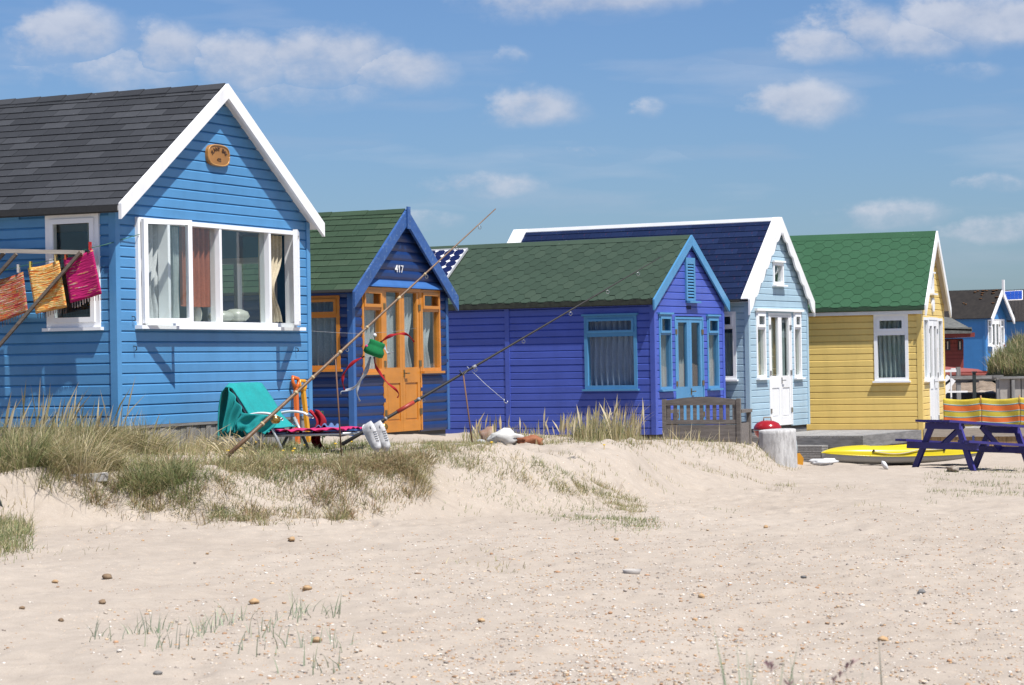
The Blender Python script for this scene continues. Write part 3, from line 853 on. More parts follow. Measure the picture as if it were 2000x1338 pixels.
for i, chx in enumerate('SUNNY BAY'):
    if chx == ' ': continue
    an = radians(150 - i * 120 / 8)
    me = text_mesh(chx, .058, DKBR, .002); o = bpy.data.objects.new('letter', me); C.objects.link(o); o.parent = pq
    o.location = (pa + ra * .70 * cos(an), -.0525, pz - .025 + rz * .78 * sin(an)); o.rotation_euler = (pi / 2, 0, 0)
    o.rotation_euler = (Matrix.Rotation(pi / 2, 3, 'X') @ Matrix.Rotation((an - pi / 2) * .75, 3, 'Z')).to_euler()
    o.scale = (1.25, 1, 1)
o = bpy.data.objects.new('letter', text_mesh('422', .044, DKBR, .002)); C.objects.link(o); o.parent = pq
o.location = (pa, -.0525, pz - .045); o.rotation_euler = (pi / 2, 0, 0); o.scale = (1.2, 1, 1)
# hooks on the wall
for q in ((261, 680), (577, 683), (258, 622)):
    a, z = h.front(*q, .02); MB(h.FM).tube([(a, .02, z + .02), (a, .05, z + .015), (a, .055, z - .01), (a, .04, z - .025)], .005, 6).build('hook', DARKM, h.root)
# curtains and things inside
WCL = cloth('white_curtain_cloth', (1.1, 1.11, 1.13), trans=.35); ORC = cloth('rust_curtain_cloth', (.80, .23, .12), trans=.3)
FLC = cloth('cream_curtain_cloth', (1.05, .92, .68), trans=.35)
apx = lambda p: h.front(p + 18, 540)[0]
curtain(h, h.FM, apx(276), apx(331), z0 + .04, z1 - .05, -.095, WCL, 'white curtain behind the left casement of the sky blue hut', 5, .03, .3)
curtain(h, h.FM, apx(334), apx(347), z0 + .04, z1 - .05, -.095, WCL, 'white curtain edge beside the rust curtain in the sky blue hut', 3, .02, .2)
curtain(h, h.FM, apx(351), apx(411), z0 + .20, z1 - .02, -.095, ORC, 'rust orange curtain hanging inside the wide front window', 6, .03)
curtain(h, h.FM, a_m3 + .05, a1 - .06, z0 + .06, z1 - .05, -.095, FLC, 'cream tied back curtain by the open right casement', 5, .025, .45)
curtain(h, h.SM, sw1[0] + .05, sw1[0] + .22, z0 + .2, z1 - .02, -.095, cloth('sage_curtain_cloth', (.42, .44, .33), trans=.3), 'sage green curtain at the side window of the sky blue hut', 3, .02, .5)
POT = plain('cream_ceramic', (.72, .70, .62), .3, 0, .03)
def vase(a, d, zb, prof, name, label, cat, mat=POT):
    P = h.mat @ Vector(h.FM(a, d, zb)); o = MB().lathe(prof, (0, 0, 0), 20).build(name, mat, None, True); o.location = P; return tag(o, label, cat)
zs = z0 + .045
MB(h.FM).box(a0 + .02, a1 - .02, -.30, -.066, zs - .03, zs - .002).build('window_board', WHITE, h.root)
cx = (a_m2 + a_m3) / 2
vase(cx - .16, -.16, zs, [(.02, 0), (.09, .01), (.135, .05), (.12, .09), (.06, .115), (.01, .12)], 'bowl', 'left of two pale round pots on the window board', 'pot')
vase(cx + .13, -.16, zs, [(.02, 0), (.10, .015), (.145, .06), (.125, .11), (.06, .138), (.01, .142)], 'bowl', 'right of two pale round pots on the window board', 'pot')
vase(a_m2 - .10, -.18, zs, [(.03, 0), (.05, .03), (.055, .09), (.035, .16), (.03, .20)], 'vase', 'cream vase holding dried flowers inside the front window', 'vase')
vase(a_m1 + .35, -.20, zs, [(.04, 0), (.035, .06), (.025, .12), (.02, .17)], 'candlestick', 'pale candlestick below the rust orange curtain', 'candlestick')
fl = MB(h.FM); R_ = random.Random(4)
for i in range(16):
    t = Vector((a_m2 - .10 + R_.uniform(-.16, .16), -.18 + R_.uniform(-.06, .06), zs + R_.uniform(.33, .55)))
    fl.tube([(a_m2 - .10, -.18, zs + .18), tuple((Vector((a_m2 - .10, -.18, zs + .30)) + t) / 2), tuple(t)], .003, 4)
    fl.lathe([(.002, 0), (.014, .01), (.012, .02), (.002, .03)], tuple(t), 5)
o = fl.build('dried_flowers', plain('dried_petals', (.60, .52, .42), .8), None); o.matrix_world = h.mat
tag(o, 'spray of dried flowers in the cream vase', 'flowers')

# ------------------------------------------------------------------ hut 2: navy, orange doors, number 417
NAVY = paint('navy_blue_paint', (.007, .042, .185), .4, .15, .2, (.10, .17, .33), 30, grain=.25)
NAVYW = paint('worn_blue_paint', (.04, .13, .40), .55, .22, .7, (.17, .28, .46), 16, grain=.3)
NAVYB = paint('mid_blue_trim', (.05, .17, .47), .5, .1, .3, (.3, .36, .42), 20)
ORG = paint('orange_wood_stain', (.76, .295, .042), .35, .14)
h = H2 = Hut((690.5, 853), 29.9, 22.5, 'beach_hut', 'narrow navy blue hut with orange double doors and green roof')
w2 = h.front(870.5, 640)[0]
zA = h.front(788, 411, .10)[1]; el, zE = h.front(688, 563, .10)
h.setup(w2, 4.6, zA, zE - .02, .10, .10)
fl2 = h.frect(703, 561, 741, 727); fd2 = h.frect(746, 567, 820, 846.5); fr2 = h.frect(824, 565, 858, 724)
sw2 = h.srect(592, 579, 667, 721); sw2[1] = sw2[0] + 1.0
h.walls(NAVY, .125, [[fl2[0], fr2[1], fl2[2], fl2[3] - .01], [fd2[0], fd2[1], .0, fd2[3]]], [[sw2[0] + .01, sw2[1] - .01, sw2[2] + .01, sw2[3] - .01]], T=.028, round_face=True)
h.corner(NAVYB, .045)
GRN2 = shingle_mat('dark_green_shingle', (.044, .080, .046), (.066, .108, .064))
h.roof(NAVY, GRN2); h.tiles_rect(GRN2, 13, .30, None, 2.6)
MB().add([tuple(h.slope_pt(y, v, nn)) for nn in (.001, .012) for y, v in ((2.6, 0), (4.7, 0), (4.7, h.sl), (2.6, h.sl))],
         [(0, 3, 2, 1), (4, 5, 6, 7), (0, 1, 5, 4), (1, 2, 6, 5), (2, 3, 7, 6), (3, 0, 4, 7)]).build('roof_covering', GRN2, h.roofo)
h.ridge(GRN2, .09, 9); h.eave_roll(FELT, drop=.02)
h.barge(NAVYW, .20, .03, .06)
MB(h.FM).box(w2 / 2 - .045, w2 / 2 + .045, h.p + .032, h.p + .05, h.za - .24, h.za + .05).build('king_block', NAVYW, h.root)
pz2 = h.front(790, 557)[1]
MB(h.FM).add([(.12, .02, pz2 - .03), (w2 - .08, .02, pz2 - .03), (w2 - .08, .02, pz2 + .05), (.12, .02, pz2 + .05), (.12, .085, pz2 - .04), (w2 - .08, .085, pz2 - .04), (w2 - .08, .075, pz2 - .015), (.12, .075, pz2 - .015)],
             [(0, 3, 2, 1), (4, 5, 6, 7), (0, 1, 5, 4), (1, 2, 6, 5), (2, 3, 7, 6), (3, 0, 4, 7)]).build('drip_ledge', NAVYB, h.root)
ftop = pz2 - .05
tr2 = h.front(718, 602)[1]
window(h, h.FM, fl2[0], fd2[0] - .05, fl2[2], ftop, ORG, .045, .03, rows=(tr2,), sill=.045, sash=((0, 1),), sash_w=.04)
window(h, h.FM, fd2[1] + .05, fr2[1], fl2[2], ftop, ORG, .045, .03, rows=(tr2,), sill=.045, sash=((0, 1),), sash_w=.04)
double_door(h, fd2[0], fd2[1], .02, ftop - .04, ORG, h.front(770, 718)[1], h.front(770, 571)[1], .045)
window(h, h.SM, *sw2, ORG, .05, .03, rows=(h.side(640, 617)[1],), sill=.04, sash=((0, 1),))
NET = cloth('white_net_curtain', (1.08, 1.11, 1.15), trans=.45)
BLC = cloth('pale_blue_curtain', (.66, .80, .90), trans=.4)
curtain(h, h.FM, fl2[0] + .04, fd2[0] - .08, fl2[2] + .03, ftop - .06, -.095, NET, 'white curtain in the left sidelight of the navy hut', 4, .02)
curtain(h, h.FM, fd2[0] + .05, fd2[1] - .30, h.front(770, 718)[1] - .05, ftop - .1, -.095, NET, 'white curtain behind the left orange door', 5, .022)
curtain(h, h.FM, fd2[1] - .28 - .30, fd2[1] - .05, h.front(770, 718)[1] - .05, ftop - .1, -.095, NET, 'white curtain behind the right orange door', 5, .022, .25)
curtain(h, h.FM, fd2[1] + .09, fr2[1] - .05, fl2[2] + .03, tr2, -.095, NET, 'white curtain in the right sidelight of the navy hut', 4, .02, .2)
curtain(h, h.SM, sw2[0] + .05, sw2[1] - .05, sw2[2] + .04, sw2[3] - .05, -.095, BLC, 'pale blue curtain at the side window of the navy hut', 9, .02)
na, nz = h.front(779, 526, .03)
o = bpy.data.objects.new('house_number', text_mesh('417', .135, WHITE, .004)); C.objects.link(o); o.parent = h.root
o.location = (na, -.036, nz); o.rotation_euler = (pi / 2, 0, 0); o.scale = (1.25, 1, 1)

# ------------------------------------------------------------------ hut 3: purple, light blue trim
PURP = paint('violet_blue_paint', (.088, .145, .62), .42, .10, .15, (.05, .05, .3), 18, grain=.2)
PTRIM = paint('light_blue_trim', (.11, .36, .66), .4, .06)
h = H3 = Hut((1280, 849), 36.7, 29, 'beach_hut', 'purple hut with light blue trim and green hexagon shingle roof')
w3 = h.front(1410.5, 640)[0]
zA = h.front(1349, 459, .06)[1]; el, zE = h.front(1277, 582, .06)
h.setup(w3, 5.6, zA - .02, zE - .02, .10, .06)
fl3 = h.frect(1284, 614, 1311, 760); fd3 = h.frect(1317, 617, 1373, 849); fr3 = h.frect(1378, 618, 1403, 758)
sw3 = h.srect(1142, 618, 1247, 759)
h.walls(PURP, .1105, [[fl3[0] + .01, fl3[1] - .01, fl3[2] + .01, fl3[3] - .01], [fr3[0] + .01, fr3[1] - .01, fr3[2] + .01, fr3[3] - .01], [fd3[0], fd3[1], 0, fd3[3]]], [[sw3[0] + .01, sw3[1] - .01, sw3[2] + .01, sw3[3] - .01]], T=.020)
h.corner(PURP, .05)
yp = h.side(992.7, 700)[0]
MB(h.SM).box(yp - .04, yp + .04, .0, .032, 0, h.plate - .01).build('cover_strip', PURP, h.root)
GRN3 = shingle_mat('moss_green_hexagon_shingle', (.052, .086, .060), (.068, .106, .074))
h.roof(PURP, GRN3); h.tiles_hex(GRN3, 15, .30, None, 4.4); h.ridge(GRN3, .10)
MB().add([tuple(h.slope_pt(y, v, nn)) for nn in (.0005, .006) for y, v in ((-.05, 0), (5.7, 0), (5.7, h.sl), (-.05, h.sl))],
         [(0, 3, 2, 1), (4, 5, 6, 7), (0, 1, 5, 4), (1, 2, 6, 5), (2, 3, 7, 6), (3, 0, 4, 7)]).build('roof_covering', GRN3, h.roofo)
FELTG = weathered('mossy_black_felt', (.012, .013, .011), (.045, .055, .035), .9, (1, 1, 1), 14)
h.eave_roll(FELTG, drop=.07); h.barge(PTRIM, .165, .028, .03)
tr3 = h.front(1297, 652)[1]
window(h, h.FM, *fl3, PTRIM, .04, .03, rows=(tr3,), sill=.05, sash=((0, 1),), head=True, mul=.04)
window(h, h.FM, *fr3, PTRIM, .04, .03, rows=(h.front(1390, 652)[1],), sill=.05, sash=((0, 1),), head=True, mul=.04)
double_door(h, fd3[0], fd3[1], .02, fd3[3] - .05, PTRIM, h.front(1345, 755)[1], h.front(1345, 630)[1], .035, .085)
window(h, h.SM, *sw3, PTRIM, .055, .035, rows=(h.side(1195, 653)[1],), sill=.05, sash=((0, 1),), head=True, mul=.07)
# louvred vent
va0, vz1 = h.front(1334.5, 503); va1, vz0 = h.front(1353.5, 588)
vt = MB(h.FM)
vt.box(va0, va0 + .05, .02, .05, vz0, vz1); vt.box(va1 - .05, va1, .02, .05, vz0, vz1); vt.box(va0 + .05, va1 - .05, .02, .05, vz1 - .10, vz1); vt.box(va0 + .05, va1 - .05, .02, .05, vz0, vz0 + .04)
vo = vt.build('louvre_vent', PTRIM, h.root)
MB(h.FM).box(va0 + .05, va1 - .05, .0205, .024, vz0 + .04, vz1 - .10).build('backing', DARKM, vo)
ns = 11
for i in range(ns):
    z = vz0 + .05 + (vz1 - vz0 - .16) * (i + .3) / ns
    MB(h.FM).add([(va0 + .052, .025, z + .03), (va1 - .052, .025, z + .03), (va1 - .052, .048, z), (va0 + .052, .048, z), (va0 + .052, .025, z + .04), (va1 - .052, .025, z + .04), (va1 - .052, .048, z + .012), (va0 + .052, .048, z + .012)],
                 [(0, 3, 2, 1), (4, 5, 6, 7), (0, 1, 5, 4), (1, 2, 6, 5), (2, 3, 7, 6), (3, 0, 4, 7)]).build('slat', PTRIM, vo)
MB(h.FM).box(va0 + .02, va1 + .10, .02, .10, vz0 - .035, vz0 - .005).build('ledge', PTRIM, vo)
o = bpy.data.objects.new('house_number', text_mesh('418', .09, plain('dark_blue_numerals', (.01, .012, .05), .5), .004)); C.objects.link(o); o.parent = h.root
na, nz = h.front(1344.5, 601, .02); o.location = (na, -.026, nz); o.rotation_euler = (pi / 2, 0, 0); o.scale = (1.3, 1, 1)
VC = cloth('slate_blue_curtain', (.70, .80, 1.05), trans=.3)
curtain(h, h.SM, sw3[0] + .04, sw3[1] - .04, sw3[2] + .05, sw3[3] - .04, -.095, VC, 'slate blue curtains at the side window of the purple hut', 8, .035, wob=.8)
CC3 = cloth('grey_blue_curtain', (.62, .70, .78), trans=.35)
curtain(h, h.FM, fl3[0] + .03, fl3[1] - .03, fl3[2] + .03, tr3 - .02, -.095, CC3, 'grey curtain in the left front window of the purple hut', 5, .03)
curtain(h, h.FM, fr3[0] + .03, fr3[1] - .03, fr3[2] + .03, tr3 - .02, -.095, CC3, 'grey curtain in the right front window of the purple hut', 5, .03)
curtain(h, h.FM, fd3[0] + .05, fd3[1] - .05, h.front(1345, 755)[1] - .04, fd3[3] - .15, -.30, CC3, 'grey curtain behind the light blue doors', 9, .03)
# solar panel lying on the roof
v0 = .10
SP = empty('solar_panel', h.mat @ h.slope_pt(0, 0)); SP.matrix_world = h.mat; tag(SP, 'white framed solar panel lying on the roof of the purple hut', 'solar panel')
yb = h.side(911, 500)[0]
def roof_y(px, py):    # local y where a pixel meets the left slope
    n = h.R * h.Nn.x + Vector((0, 0, 1)) * h.Nn.z
    P0 = h.mat @ h.eave; d = ray(px, py); P0 = P0 - Vector((0, 0, EYE)) + n * .05
    t = P0.dot(n) / d.dot(n); q = h.mat.inverted() @ (d * t + Vector((0, 0, EYE)))
    return q.y, (q - h.eave).dot(h.V)
yR, vT = roof_y(909, 488); yR2, vB = roof_y(874, 545)
yR = (yR + yR2) / 2; pw = 1.3
def spb(y0_, y1_, v_0, v_1, n0, n1):
    m = MB(); m.add([tuple(h.slope_pt(y, v, nn)) for nn in (n0, n1) for y, v in ((y0_, v_0), (y1_, v_0), (y1_, v_1), (y0_, v_1))], [(0, 3, 2, 1), (4, 5, 6, 7), (0, 1, 5, 4), (1, 2, 6, 5), (2, 3, 7, 6), (3, 0, 4, 7)]); return m
spb(yR, yR + pw, vB, vT, .045, .065).build('backing', WHITE, SP)
fm = MB()
for y0_, y1_, v_0, v_1 in ((yR - .02, yR, vB - .02, vT + .02), (yR + pw, yR + pw + .02, vB - .02, vT + .02), (yR, yR + pw, vB - .02, vB), (yR, yR + pw, vT, vT + .02)):
    q = spb(y0_, y1_, v_0, v_1, .04, .075); fm.add(q.v, q.f)
fm.build('frame', plain('aluminium_frame', (.75, .76, .78), .35, .3, .03), SP)
CELL = plain('solar_cell', (.012, .018, .085), .15, 0, .1, 8, 0)
nc, nr_ = 7, 5; cw, chh = (pw - .02) / nc, (vT - vB - .02) / nr_
c_ = .25
mb = MB(); oc = [(c_, 0), (1 - c_, 0), (1, c_), (1, 1 - c_), (1 - c_, 1), (c_, 1), (0, 1 - c_), (0, c_)]
oc = [((u - .5) * cw * .96, (v - .5) * chh * .96) for u, v in oc]
mb.add([(u, v, 0) for u, v in oc] + [(u, v, .003) for u, v in oc], [tuple(range(7, -1, -1)), tuple(range(8, 16))] + [(i, (i + 1) % 8, 8 + (i + 1) % 8, 8 + i) for i in range(8)])
cme = mb.mesh('cell', CELL); q = h.rot.to_euler()
for i in range(nc):
    for j in range(nr_):
        o = bpy.data.objects.new('cell', cme); C.objects.link(o); o.parent = SP
        o.location = h.slope_pt(yR + .01 + (i + .5) * cw, vB + .01 + (j + .5) * chh, .0655); o.rotation_euler = q
for yy in (yR + .1, yR + pw - .1):
    for vv in (vB + .1, vT - .1): spb(yy, yy + .04, vv, vv + .04, .013, .045).build('bracket', METAL, SP)

# ------------------------------------------------------------------ hut 4: pale blue, white scalloped bargeboards
PALE = paint('pale_blue_paint', (.50, .70, .83), .45, .04)
h = H4 = Hut((1464, 838), 39.2, 28, 'beach_hut', 'pale blue hut with white scalloped bargeboards and dark blue roof')
w4 = h.front(1575, 640)[0]
zA = h.front(1523, 424, .08)[1]; el, zE = h.front(1459, 582, .08)
L4_ = h.loc(1006, 449, 'x', w4 / 2)[1] - .1
h.setup(w4, L4_, zA - .02, zE - .02, .13, .08)
fl4 = h.frect(1474, 607.5, 1495, 738); fd4 = h.frect(1500, 611, 1545, 834); fr4 = h.frect(1547, 609, 1564, 737)
gw4 = h.frect(1507, 512, 1528, 557)
sw4 = h.srect(1411, 609, 1440, 741); sw4[1] = sw4[0] + .85
h.walls(PALE, .1065, [[fl4[0] + .01, fl4[1] - .01, fl4[2] + .01, fl4[3] - .01], [fr4[0] + .01, fr4[1] - .01, fr4[2] + .01, fr4[3] - .01], [fd4[0], fd4[1], 0, fd4[3]], [gw4[0] + .01, gw4[1] - .01, gw4[2] + .01, gw4[3] - .01]],
        [[sw4[0] + .01, sw4[1] - .01, sw4[2] + .01, sw4[3] - .01]], T=.018)
h.corner(PALE, .045)
BLU4 = shingle_mat('dark_blue_shingle', (.006, .018, .070), (.013, .030, .100), (.055, .014, .035))
h.roof(WHITE, BLU4); h.tiles_rect(BLU4, 14, .42, .05, L4_ - .15); h.eave_roll(FELT, drop=.03)
h.ridge(plain('white_ridge_flashing', (.74, .75, .78), .5, 0, .05, 3, .3), .065)
# white strip along the gable edge and the far end
for y0_, y1_, nm in ((-.08, .05, 'verge_trim'), (L4_ - .15, L4_ + .12, 'verge_trim')):
    m = MB(); m.add([tuple(h.slope_pt(y, v, nn)) for nn in (.001, .03) for y, v in ((y0_, -.01), (y1_, -.01), (y1_, h.sl), (y0_, h.sl))], [(0, 3, 2, 1), (4, 5, 6, 7), (0, 1, 5, 4), (1, 2, 6, 5), (2, 3, 7, 6), (3, 0, 4, 7)])
    m.build(nm, WHITE, h.roofo)
h.barge(WHITE, .20, .03, .02, scallop=(6, .06))
window(h, h.FM, *fl4, UPVC, .045, .03, rows=(h.front(1485, 641)[1],), sill=.05, sash=((0, 1),), head=False, sash_w=.045)
window(h, h.FM, *fr4, UPVC, .045, .03, rows=(h.front(1555, 641)[1],), sill=.05, sash=((0, 1),), head=False, sash_w=.045)
MB(h.FM).box(fl4[0] - .05, fr4[1] + .05, .0, .07, fl4[3] + .004, fl4[3] + .045).build('head_trim', WHITE, h.root)
double_door(h, fd4[0], fd4[1], .02, fd4[3] - .04, WHITE, h.front(1522, 734)[1], h.front(1522, 620)[1], .04, .075, METAL)
window(h, h.FM, *gw4, UPVC, .05, .035, sill=.06, head=True)
window(h, h.SM, *sw4, UPVC, .055, .035, rows=(h.side(1425, 640)[1],), sill=.05, sash=((0, 1),))
LEM = cloth('lemon_curtain', (1.1, 1.0, .66), trans=.4); AQ = cloth('aqua_grey_curtain', (.72, .85, .85), trans=.35)
curtain(h, h.FM, fl4[0] + .04, fl4[1] - .04, fl4[2] + .04, h.front(1485, 641)[1], -.095, LEM, 'pale lemon curtain left of the white doors', 4, .02)
curtain(h, h.FM, fr4[0] + .04, fr4[1] - .04, fr4[2] + .04, h.front(1555, 641)[1], -.095, LEM, 'pale lemon curtain right of the white doors', 4, .02)
curtain(h, h.FM, fd4[0] + .05, fd4[1] - .05, h.front(1522, 734)[1] - .05, fd4[3] - .12, -.095, AQ, 'aqua grey curtain behind the white double doors', 8, .025)
curtain(h, h.SM, sw4[0] + .05, sw4[1] - .05, sw4[2] + .05, sw4[3] - .35, -.095, AQ, 'aqua grey curtain at the side window of the pale blue hut', 8, .02)

# ------------------------------------------------------------------ hut 5: yellow
YEL = paint('warm_yellow_paint', (1.10, .80, .25), .45, .04)
h = H5 = Hut((1800.5, 850), 42.5, 19, 'beach_hut', 'yellow hut with bright green hexagon shingle roof and white windows')
w5 = h.front(1841, 640)[0]
zA = h.front(1828.5, 451, .12)[1]; zE = h.side(1797, 598, .10)[1]
h.setup(w5, 4.6, zA - .02, zE, .15, .12)
sw5 = h.srect(1706.5, 615, 1776, 743.5)
gwz1 = h.front(1832, 537)[1]; gwz0 = h.front(1832, 575)[1]
W5 = w5
hz1 = h.front(1820, 621)[1]; hz0 = h.front(1820, 742)[1]
lo5, lo5b = .10 * W5, .31 * W5; dd0, dd1 = .335 * W5, .70 * W5; ro5, ro5b = .725 * W5, .935 * W5
gw5 = [W5 / 2 - .22, W5 / 2 + .22, gwz0, gwz1]
h.walls(YEL, .1135, [[lo5, lo5b, hz0, hz1], [ro5, ro5b, hz0, hz1], [dd0, dd1, 0, hz1], gw5], [[sw5[0] + .01, sw5[1] - .01, sw5[2] + .01, sw5[3] - .01]], T=.022)
h.corner(YEL, .055, -.12)
GRN5 = shingle_mat('bright_green_hexagon_shingle', (.045, .130, .066), (.054, .148, .078))
h.roof(CREAM, GRN5); h.tiles_hex(GRN5, 18, .355, None, 4.0); h.ridge(GRN5, .12)
MB().add([tuple(h.slope_pt(y, v, nn)) for nn in (.0005, .006) for y, v in ((-.10, 0), (4.7, 0), (4.7, h.sl), (-.10, h.sl))],
         [(0, 3, 2, 1), (4, 5, 6, 7), (0, 1, 5, 4), (1, 2, 6, 5), (2, 3, 7, 6), (3, 0, 4, 7)]).build('roof_covering', GRN5, h.roofo)
h.eave_roll(plain('dark_green_felt', (.02, .06, .028), .85, 0, .3, 40, .3), drop=.06)
MB(h.SM).box(-.05, h.L, .03, .12, h.ze - .135, h.ze - .075).build('fascia', WHITE, h.root)
h.barge(WHITE, .19, .03, .0)
window(h, h.FM, lo5, lo5b, hz0, hz1, UPVC, .05, .03, sill=.05); window(h, h.FM, ro5, ro5b, hz0, hz1, UPVC, .05, .03, sill=.05)
double_door(h, dd0, dd1, .02, hz1 - .04, WHITE, hz0 + .04, hz1 - .15, .05, .09, METAL)
window(h, h.FM, *gw5, UPVC, .06, .03, sill=.06, head=True)
window(h, h.SM, *sw5, UPVC, .06, .035, rows=(h.side(1741, 651)[1],), sill=.045, sash=((0, 1),), sash_w=.055, mul=.07)
MB(h.FM).lathe([(.01, 0), (.10, .0), (.105, .01), (.09, .02), (.01, .022)], (0, 0, 0), 20)
po = []
for i in range(24):
    t = 2 * pi * i / 24; po.append((W5 / 2 + .13 * cos(t), h.front(1834, 597)[1] + .13 * sin(t)))
MB(h.FM).prism(po, .022, .05).build('number_plate', UPVC, h.root)
curtain(h, h.SM, sw5[0] + .05, sw5[1] - .05, sw5[2] + .06, sw5[3] - .08, -.095, cloth('pale_green_net', (.92, 1.0, .96), trans=.4), 'pale net curtain at the side window of the yellow hut', 6, .04, wob=.8)
curtain(h, h.FM, lo5 + .05, lo5b - .05, hz0 + .05, hz1 - .05, -.095, AQ, 'grey curtain in the front window beside the yellow corner', 4, .02)

for hh in (H2, H3, H4, H5): hh.plinth(GREYH)
# ------------------------------------------------------------------ decks, steps and the right-hand terrace
DECK = weathered('silvered_decking', (.30, .285, .27), (.52, .50, .47), .85, (1, 8, 8), 3)
TAN = weathered('tan_timber', (.36, .21, .085), (.60, .40, .19), .7, (8, 8, 1), 4)
h = H4
D4 = empty('deck', h.O, h.root.rotation_euler[2]); tag(D4, 'silvered wooden deck in front of the pale blue hut', 'deck')
yc4, zt4 = h.side(1681, 851)
zt4 = zt4 - .0
n = 16; step = (-yc4 - .05) / n
for i in range(n):
    y0_ = -.045 - i * step
    MB().box(-.02, h.w + .25, y0_ - step + .008, y0_, zt4 - .03, zt4).build('decking_board', DECK, D4)
MB().box(-.02, .02, yc4 - .002, -.05, zt4 - .19, zt4 - .032).build('fascia_board', GREYH, D4)
MB().box(-.02, h.w + .25, yc4 - .045, yc4 - .003, zt4 - .19, zt4 - .001).build('fascia_board', GREYH, D4)
MB().box(.04, h.w + .2, yc4 + .03, -.1, zt4 - .26, zt4 - .034).build('joist_frame', plain('dark_deck_timber', (.16, .14, .12), .9), D4)  # even dark brown block beneath the decking boards
x = .02; R_ = random.Random(9)
while x < h.w + .2:
    MB().box(x, x + .05, yc4 - .02, yc4 + .01, zt4 - .62, zt4 - .192).build('skirt_plank', TAN if R_.random() < .4 else GREYW, D4); x += .075
y_ = -.15
while y_ > yc4:
    MB().box(.0, .018, y_ - .17, y_, zt4 - .62, zt4 - .192).build('skirt_plank', GREYW, D4); y_ -= .19
# slatted step box by the deck
sa, szt = h.side(1553, 867, .0); sb, _ = h.side(1606, 867)
ST = empty('step_box', h.O, h.root.rotation_euler[2]); tag(ST, 'small slatted timber step below the silvered deck', 'step')
for i in range(7):
    z = h.side(1580, 869)[1] - i * .038
    MB().box(-.32, -.03, h.side(1606, 880, .3)[0], h.side(1545, 880, .3)[0], z - .03, z).build('slat', DECK, ST)
MB().box(-.30, -.05, h.side(1606, 880, .3)[0] + .02, h.side(1545, 880, .3)[0] - .02, h.side(1580, 869)[1] - .5, h.side(1580, 869)[1] - .01).build('frame', GREYH, ST)

h = H5
D5 = empty('deck', h.O, h.root.rotation_euler[2]); tag(D5, 'raised terrace with tan plank skirt in front of the yellow hut', 'deck')
zt5 = h.side(1803, 837)[1]
n = 28
for i in range(n):
    y0_ = -.06 - i * .16
    MB().box(-.0, h.w + .6, y0_ - .152, y0_, zt5 - .03, zt5).build('decking_board', DECK, D5)
MB().box(-.04, -.002, -4.6, -.04, zt5 - .15, zt5 + .002).build('fascia_board', weathered('sun_bleached_board', (.50, .42, .34), (.62, .54, .45), .8), D5)
x = .04; R_ = random.Random(13)
while x < 4.5:
    ww = R_.uniform(.13, .17)
    MB().box(-.02 + R_.uniform(-.004, .004), .01, -x - ww + .006, -x, zt5 - .75, zt5 - .152).build('skirt_plank', TAN, D5); x += ww
MB().box(.02, .06, -4.5, -.05, zt5 - .75, zt5 - .04).build('joist_frame', plain('dark_deck_timber', (.16, .14, .12), .9), D5)  # even dark brown sheet behind the skirt planks
MB().box(-.065, -.045, h.side(1900, 860)[0], h.side(1904, 860)[0], zt5 - .36, zt5 - .13).build('strap', plain('blue_strap', (.06, .09, .25), .6), D5)

# windbreak on the terrace
WB = empty('windbreak', (0, 0, 0)); WB.matrix_world = h.mat; tag(WB, 'orange and yellow striped windbreak with wooden poles on the terrace', 'windbreak')
m, nt, b = _mat('striped_windbreak_cloth')
uvn = nt.nodes.new('ShaderNodeUVMap'); sp_ = nt.nodes.new('ShaderNodeSeparateXYZ'); nt.links.new(uvn.outputs[0], sp_.inputs[0])
Y_, O_, T_, W_ = (.62, .50, .06), (.80, .20, .04), (.02, .16, .20), (.55, .70, .66)
st = [(0, Y_), (.10, T_), (.125, W_), (.145, O_), (.31, T_), (.335, W_), (.355, Y_), (.52, T_), (.545, W_), (.565, O_), (.76, T_), (.785, W_), (.805, Y_), (1.0, Y_)]
c = _ramp(nt, sp_.outputs[1], st, 'CONSTANT')
c = _mix(nt, 1.0, c, _ramp(nt, _noise(nt, 5, 3), [(.3, (.85, .85, .85)), (.7, (1.1, 1.1, 1.1))]), 'MULTIPLY')
nt.links.new(c, b.inputs['Base Color']); b.inputs['Roughness'].default_value = .8
t_ = nt.nodes.new('ShaderNodeBsdfTranslucent'); nt.links.new(c, t_.inputs[0]); ms = nt.nodes.new('ShaderNodeMixShader'); ms.inputs[0].default_value = .3
nt.links.new(b.outputs[0], ms.inputs[1]); nt.links.new(t_.outputs[0], ms.inputs[2]); nt.links.new(ms.outputs[0], nt.nodes['Material Output'].inputs[0])
STRIPE = m
xw = 1.1
def wloc(px, py): a = h.loc(px, py, 'x', xw); return a[1], a[2]
posts = [1842, 1915.5, 1991, 2066]
POLE = plain('windbreak_pole', (.42, .22, .10), .7, 0, .1)
pp = [(wloc(p, 767)[0], wloc(p, 766)[1], wloc(p, 836)[1]) for p in posts]
pz1 = pp[1][1] - .09; pz0 = zt5 + .0
for i, (yy, zt_, zb_) in enumerate(pp):
    if i > 0: MB().tube([(xw, yy, pz0), (xw, yy, pz1 + .03)], .013, 8).build('pole', POLE, WB, True)
for i in range(3):
    ya, yb_ = pp[i][0], pp[i + 1][0]
    def fn(u, v, ya=ya, yb_=yb_):
        sag = .032 * (sin(pi * u)) * (1 if v > .5 else .8)
        return (xw - .012 + .05 * sin(pi * u) * (.7 + .3 * v) + .008 * sin(9 * u + 5 * v), ya + (yb_ - ya) * u, pz0 + .02 + (pz1 - pz0 - .03) * v - sag)
    o = MB().grid(fn, 20, 12).build('cloth_panel', STRIPE, WB, True); solidify(o, .003)

